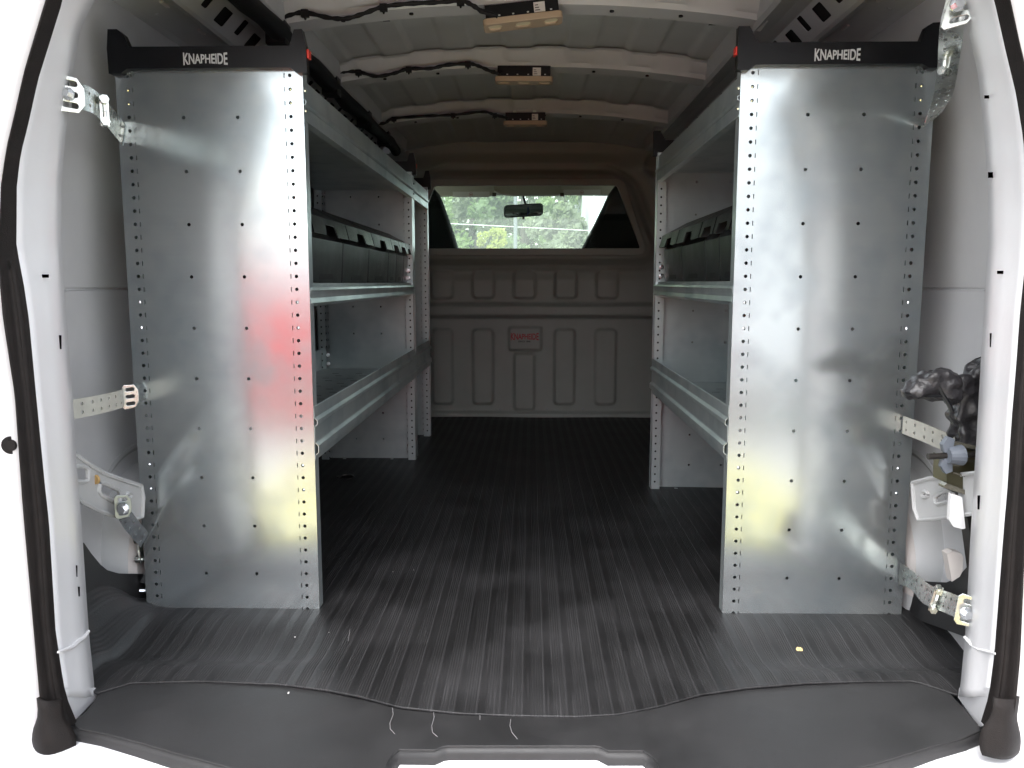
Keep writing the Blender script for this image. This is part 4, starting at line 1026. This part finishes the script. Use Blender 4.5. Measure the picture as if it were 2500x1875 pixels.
# ---------------- tie-down ring, litter on the floor
p = AZ(845, 1165, .012)
tr = thing('tie_down_ring', 'small shiny tie-down ring lying on the mat beside the left unit', 'ring', (p.x, p.y, .012))
mb = MB(); mb.tube([p + V3((.026 * math.cos(t * .3142), .020 * math.sin(t * .3142), .004 * math.sin(t * .3142))) for t in range(21)], .0038, 8); mb.box(p + V3((-.034, -.008, -.004)), p + V3((-.02, .008, .004)))
mb.build('ring_hoop', 'bolt', tr, True)
p = AZ(1953, 1573, .010)
mb = MB().add(flat([(-.010, -.005), (-.004, -.010), (.004, -.009), (.009, -.003), (.010, .005), (.004, .010), (.001, .006), (-.001, .010), (-.006, .009), (-.011, .003)], [[(-.001, -.004), (.001, -.004), (.0005, .004), (-.0005, .004)]], .0012))
o = mb.xform(lambda c: Vector((c.x * .62 + p.x, c.y * .75 + p.y, c.z - .003 + c.y * .25 + .003 - .002))).build('metal_flake', mat('gold_leaf', (.72, .52, .25), .4, .2))
tag(o, 'small gold coloured flake lying on the ribbed mat', 'flake')
thr = [([(958, 1728), (960, 1745), (952, 1765), (953, 1780), (964, 1792)], 'curled white thread on the scuff plate, leftmost'),
       ([(1058, 1733), (1060, 1752), (1054, 1772), (1056, 1788), (1068, 1799)], 'longest white thread on the scuff plate, second from the left'),
       ([(1168, 1737), (1172, 1748), (1172, 1757)], 'very short white thread just below the edge of the mat'),
       ([(1247, 1756), (1245, 1772), (1250, 1788), (1263, 1804)], 'white thread on the scuff plate, nearest the middle'),
       ([(1296, 1540), (1301, 1562), (1292, 1600), (1288, 1660), (1282, 1672), (1258, 1690)], 'long pale thread lying across the front of the ribbed mat'),
       ([(922, 1330), (905, 1370), (880, 1410), (865, 1470), (850, 1565)], 'long faint thread along the left side of the ribbed mat')]
for pts, lab in thr:
    zz = .0075 if pts[0][1] > 1720 else .0095
    P3 = [AZ(u, v, zz) for u, v in pts]; sm = [P3[i].lerp(P3[i + 1], k / 4) for i in range(len(P3) - 1) for k in range(4)] + [P3[-1]]
    o = MB().tube(sm, .0006, 5).build('thread', 'dust', None, True); tag(o, lab, 'thread', 'threads on the floor')
mb = MB(); rnd = random.Random(3)
for i in range(90):
    u = rnd.uniform(700, 1700); v = rnd.uniform(1300, 1715); p = AZ(u, v, .0085); r = rnd.uniform(.0005, .0013)
    mb.box(p - V3((r, r * rnd.uniform(.6, 2), r * .5)), p + V3((r, r, r)))
o = mb.build('grit', 'paper'); tag(o, 'fine pale grit scattered over the ribbed mat', 'grit', kind='stuff')

# ============================================================ BEYOND THE WINDSCREEN
def leafmat(n, c):
    m = mat(n, c, .5, noise=.35, nscale=1.2); b = m.node_tree.nodes['Principled BSDF']; b.inputs['Subsurface Weight'].default_value = 0
    t = m.node_tree; tr_ = t.nodes.new('ShaderNodeBsdfTranslucent'); tr_.inputs[0].default_value = (c[0] * 1.6, c[1] * 1.7, c[2] * 1.2, 1); mx = t.nodes.new('ShaderNodeMixShader'); mx.inputs[0].default_value = .45
    t.links.new(b.outputs[0], mx.inputs[1]); t.links.new(tr_.outputs[0], mx.inputs[2]); t.links.new(mx.outputs[0], t.nodes['Material Output'].inputs[0]); return m
GR = [leafmat('leaf_mid', (.21, .27, .15)), leafmat('leaf_pale', (.27, .33, .17)), leafmat('leaf_dull', (.25, .27, .20)), leafmat('leaf_yellow', (.34, .36, .09))]
bark = mat('bark', (.12, .10, .08), .9, noise=.3, nscale=6)
def tree(x, y, h, w_, mi, label, nleaf=3200, seed=0, group='trees beyond the windscreen', size=.12):
    rnd = random.Random(seed); t_ = thing('tree', label, 'tree', (x, y, GZ), group)
    mb = MB(); mb.tube([(x, y, GZ), (x + .1, y, GZ + h * .35), (x - .05, y, GZ + h * .8)], [.16 * w_ / 2, .12 * w_ / 2, .03], 8)
    for k in range(7):
        a = rnd.uniform(0, 6.28); z0 = GZ + h * rnd.uniform(.25, .6); mb.tube([(x, y, z0), (x + math.cos(a) * w_ * .3, y + math.sin(a) * w_ * .3, z0 + h * .2)], [.05, .015], 6)
    mb.build('trunk', bark, t_, True)
    mb = MB(); cl = []
    for k in range(34):
        a = rnd.uniform(0, 6.28); zz = rnd.uniform(.12, 1.0); rad = w_ * .5 * math.sqrt(max(.05, 1 - (zz * 1.05 - .45) ** 2 * 2.6)) * rnd.uniform(.35, 1)
        cl.append((x + rad * math.cos(a), y + rad * math.sin(a), GZ + h * zz, rnd.uniform(.3, .62) * w_ * .28))
    for i in range(nleaf):
        cx, cy, cz, cr = rnd.choice(cl)
        d = Vector((rnd.gauss(0, 1), rnd.gauss(0, 1), rnd.gauss(0, .8))); d.normalize(); p = Vector((cx, cy, cz)) + d * cr * rnd.uniform(.6, 1.05)
        n = Vector((rnd.gauss(0, 1), rnd.gauss(0, 1), rnd.gauss(.6, 1))).normalized(); a = n.orthogonal().normalized(); b = n.cross(a); s = size * rnd.uniform(.6, 1.5)
        f = mb.bm.faces.new([mb.bm.verts.new(p + a * s), mb.bm.verts.new(p + b * s * .55), mb.bm.verts.new(p - a * s), mb.bm.verts.new(p - b * s * .55)])
    mb.build('crown', GR[mi], t_, fixn=False)
TL = [(-7.5, 31, 6.4, 4.4, 0, 'dull green tree far left, cut off by the seat back'), (-4.2, 30, 5.6, 3.8, 1, 'bright green tree at the left edge of the windscreen'), (-2.4, 33, 6.2, 4.2, 2, 'greyish green tree behind the left of the wire'),
      (-.3, 31, 6.0, 3.8, 0, 'mid green tree right behind the rear-view mirror'), (1.3, 30, 5.8, 3.4, 1, 'pale green tree to the right of the mirror'), (2.9, 32, 6.3, 4.0, 2, 'dull tree next to the white metal building'),
      (5.2, 34, 6.6, 4.4, 0, 'dark tree mostly hidden by the white building'), (.9, 26, 3.6, 2.6, 2, 'low pinkish-green bush at the bottom right of the windscreen')]
for i, (x, y, h, w_, mi, lab) in enumerate(TL): tree(x, y, h, w_, mi, lab, 5200, i)
tree(-1.02, 22, 2.85, 1.05, 3, 'small yellow-green tree at the bottom of the windscreen', 2200, 40, size=.07)
mb = MB(); rnd = random.Random(9)
for i in range(26000):
    p = Vector((rnd.uniform(-22, 24), 37 + rnd.gauss(0, .8), rnd.uniform(GZ, 8.6))); n = Vector((rnd.gauss(0, 1), rnd.gauss(0, 1), rnd.gauss(.4, 1))).normalized(); a = n.orthogonal().normalized(); b = n.cross(a); s = .24 * rnd.uniform(.6, 1.5)
    mb.bm.faces.new([mb.bm.verts.new(p + a * s), mb.bm.verts.new(p + b * s * .55), mb.bm.verts.new(p - a * s), mb.bm.verts.new(p - b * s * .55)])
o = mb.build('woodland', GR[2], None, fixn=False); tag(o, 'dense green woodland closing the view through the windscreen', 'woodland', kind='stuff')
# pole and wire
x = (1258 - 1295) / 1950 * 20 / 1.008
pl = thing('utility_pole', 'slim grey pole seen below the rear-view mirror', 'pole', (x, 20, GZ)); MB().tube([(x, 20, GZ), (x, 20, 7)], [.05, .045], 10).build('pole_shaft', mat('pole_grey', (.16, .17, .18), .7), pl, True)
a = AY(1000, 541, 21); b = AY(1500, 566, 21)
o = MB().tube([a + (a - b) * 1.5, a, b, b + (b - a) * 2], .012, 6).build('overhead_wire', mat('wire_pale', (.6, .6, .6), .5)); tag(o, 'thin pale overhead wire crossing in front of the trees', 'wire')
# white metal building at the right
x0 = AY(1452, 540, 24).x
bd = thing('metal_building', 'white ribbed metal building at the right edge of the windscreen', 'building', (x0 + 4, 24, GZ))
pr = []; xx = x0; k = 0
while xx < x0 + 10: pr.append((xx, 24 + (0 if k % 2 else .03))); pr.append((xx + .12, 24 + (0 if k % 2 else .03))); xx += .15; k += 1
MB().grid([[(a, b, GZ) for a, b in pr], [(a, b, 6.0) for a, b in pr]]).build('metal_wall', mat('white_cladding', (.72, .76, .80), .5), bd)
MB().box((x0 - .08, 23.9, GZ), (x0 + .02, 34, 6.05)).build('corner_trim', mat('trim_white', (.8, .8, .8), .5), bd)
MB().box((x0 - .2, 23.7, 6.0), (x0 + 10, 34, 6.15)).build('metal_roof', mat('roof_metal', (.5, .5, .52), .5), bd)

# ============================================================ BEHIND THE PHOTOGRAPHER (seen only as blurred reflections in the zinc)
cr = thing('parked_car', 'red parked car showing as a blurred reflection on the left end panel', 'car', (-.7, -5.0, GZ))
redm = mat('red_car_paint', (.78, .05, .06), .4, coat=.2)
poly = [(-2.95, .10), (-2.95, 1.0), (-2.75, 1.26), (-2.55, 1.70), (-2.3, 1.74), (.2, 1.74), (.75, 1.28), (1.35, 1.15), (1.45, .9), (1.45, .10)]
MB().prism([(x, -4.2, GZ + z) for x, z in poly], (0, -1.7, 0)).build('car_body', redm, cr)
MB().prism([(x, -4.19, GZ + z) for x, z in ((-2.62, 1.27), (-2.45, 1.62), (.1, 1.62), (.55, 1.27))], (0, -.02, 0)).build('car_window', mat('car_window_glare', (.80, .80, .82), .2), cr)  # white colour stands in for the bright reflection on the glass
for xw in (-1.2, .8):
    MB().tube([(xw, -4.15, GZ + .32), (xw, -4.4, GZ + .32)], .32, 20).build('wheel', 'black', cr)
tk = thing('box_truck', 'white box truck giving the bright patch on the right end panel', 'truck', (3.2, -7, GZ))
MB().box((1.35, -8.5, GZ + .5), (3.6, -4.4, 2.6)).build('truck_box', mat('truck_white', (.85, .85, .85), .5), tk)
for yw in (-5.2, -7.6): MB().tube([(1.4, yw, GZ + .4), (1.7, yw, GZ + .4)], .4, 20).build('wheel', 'black', tk)
hd = MB().box((-14, -26, GZ), (-2.6, -24.5, 2.2)).box((-2.6, -27, GZ), (14, -25.5, 1.2)).build('hedge', mat('hedge_green', (.05, .09, .03), .9, noise=.4, nscale=3)); tag(hd, 'dark hedge giving the greenish tint on the end panels', 'hedge')
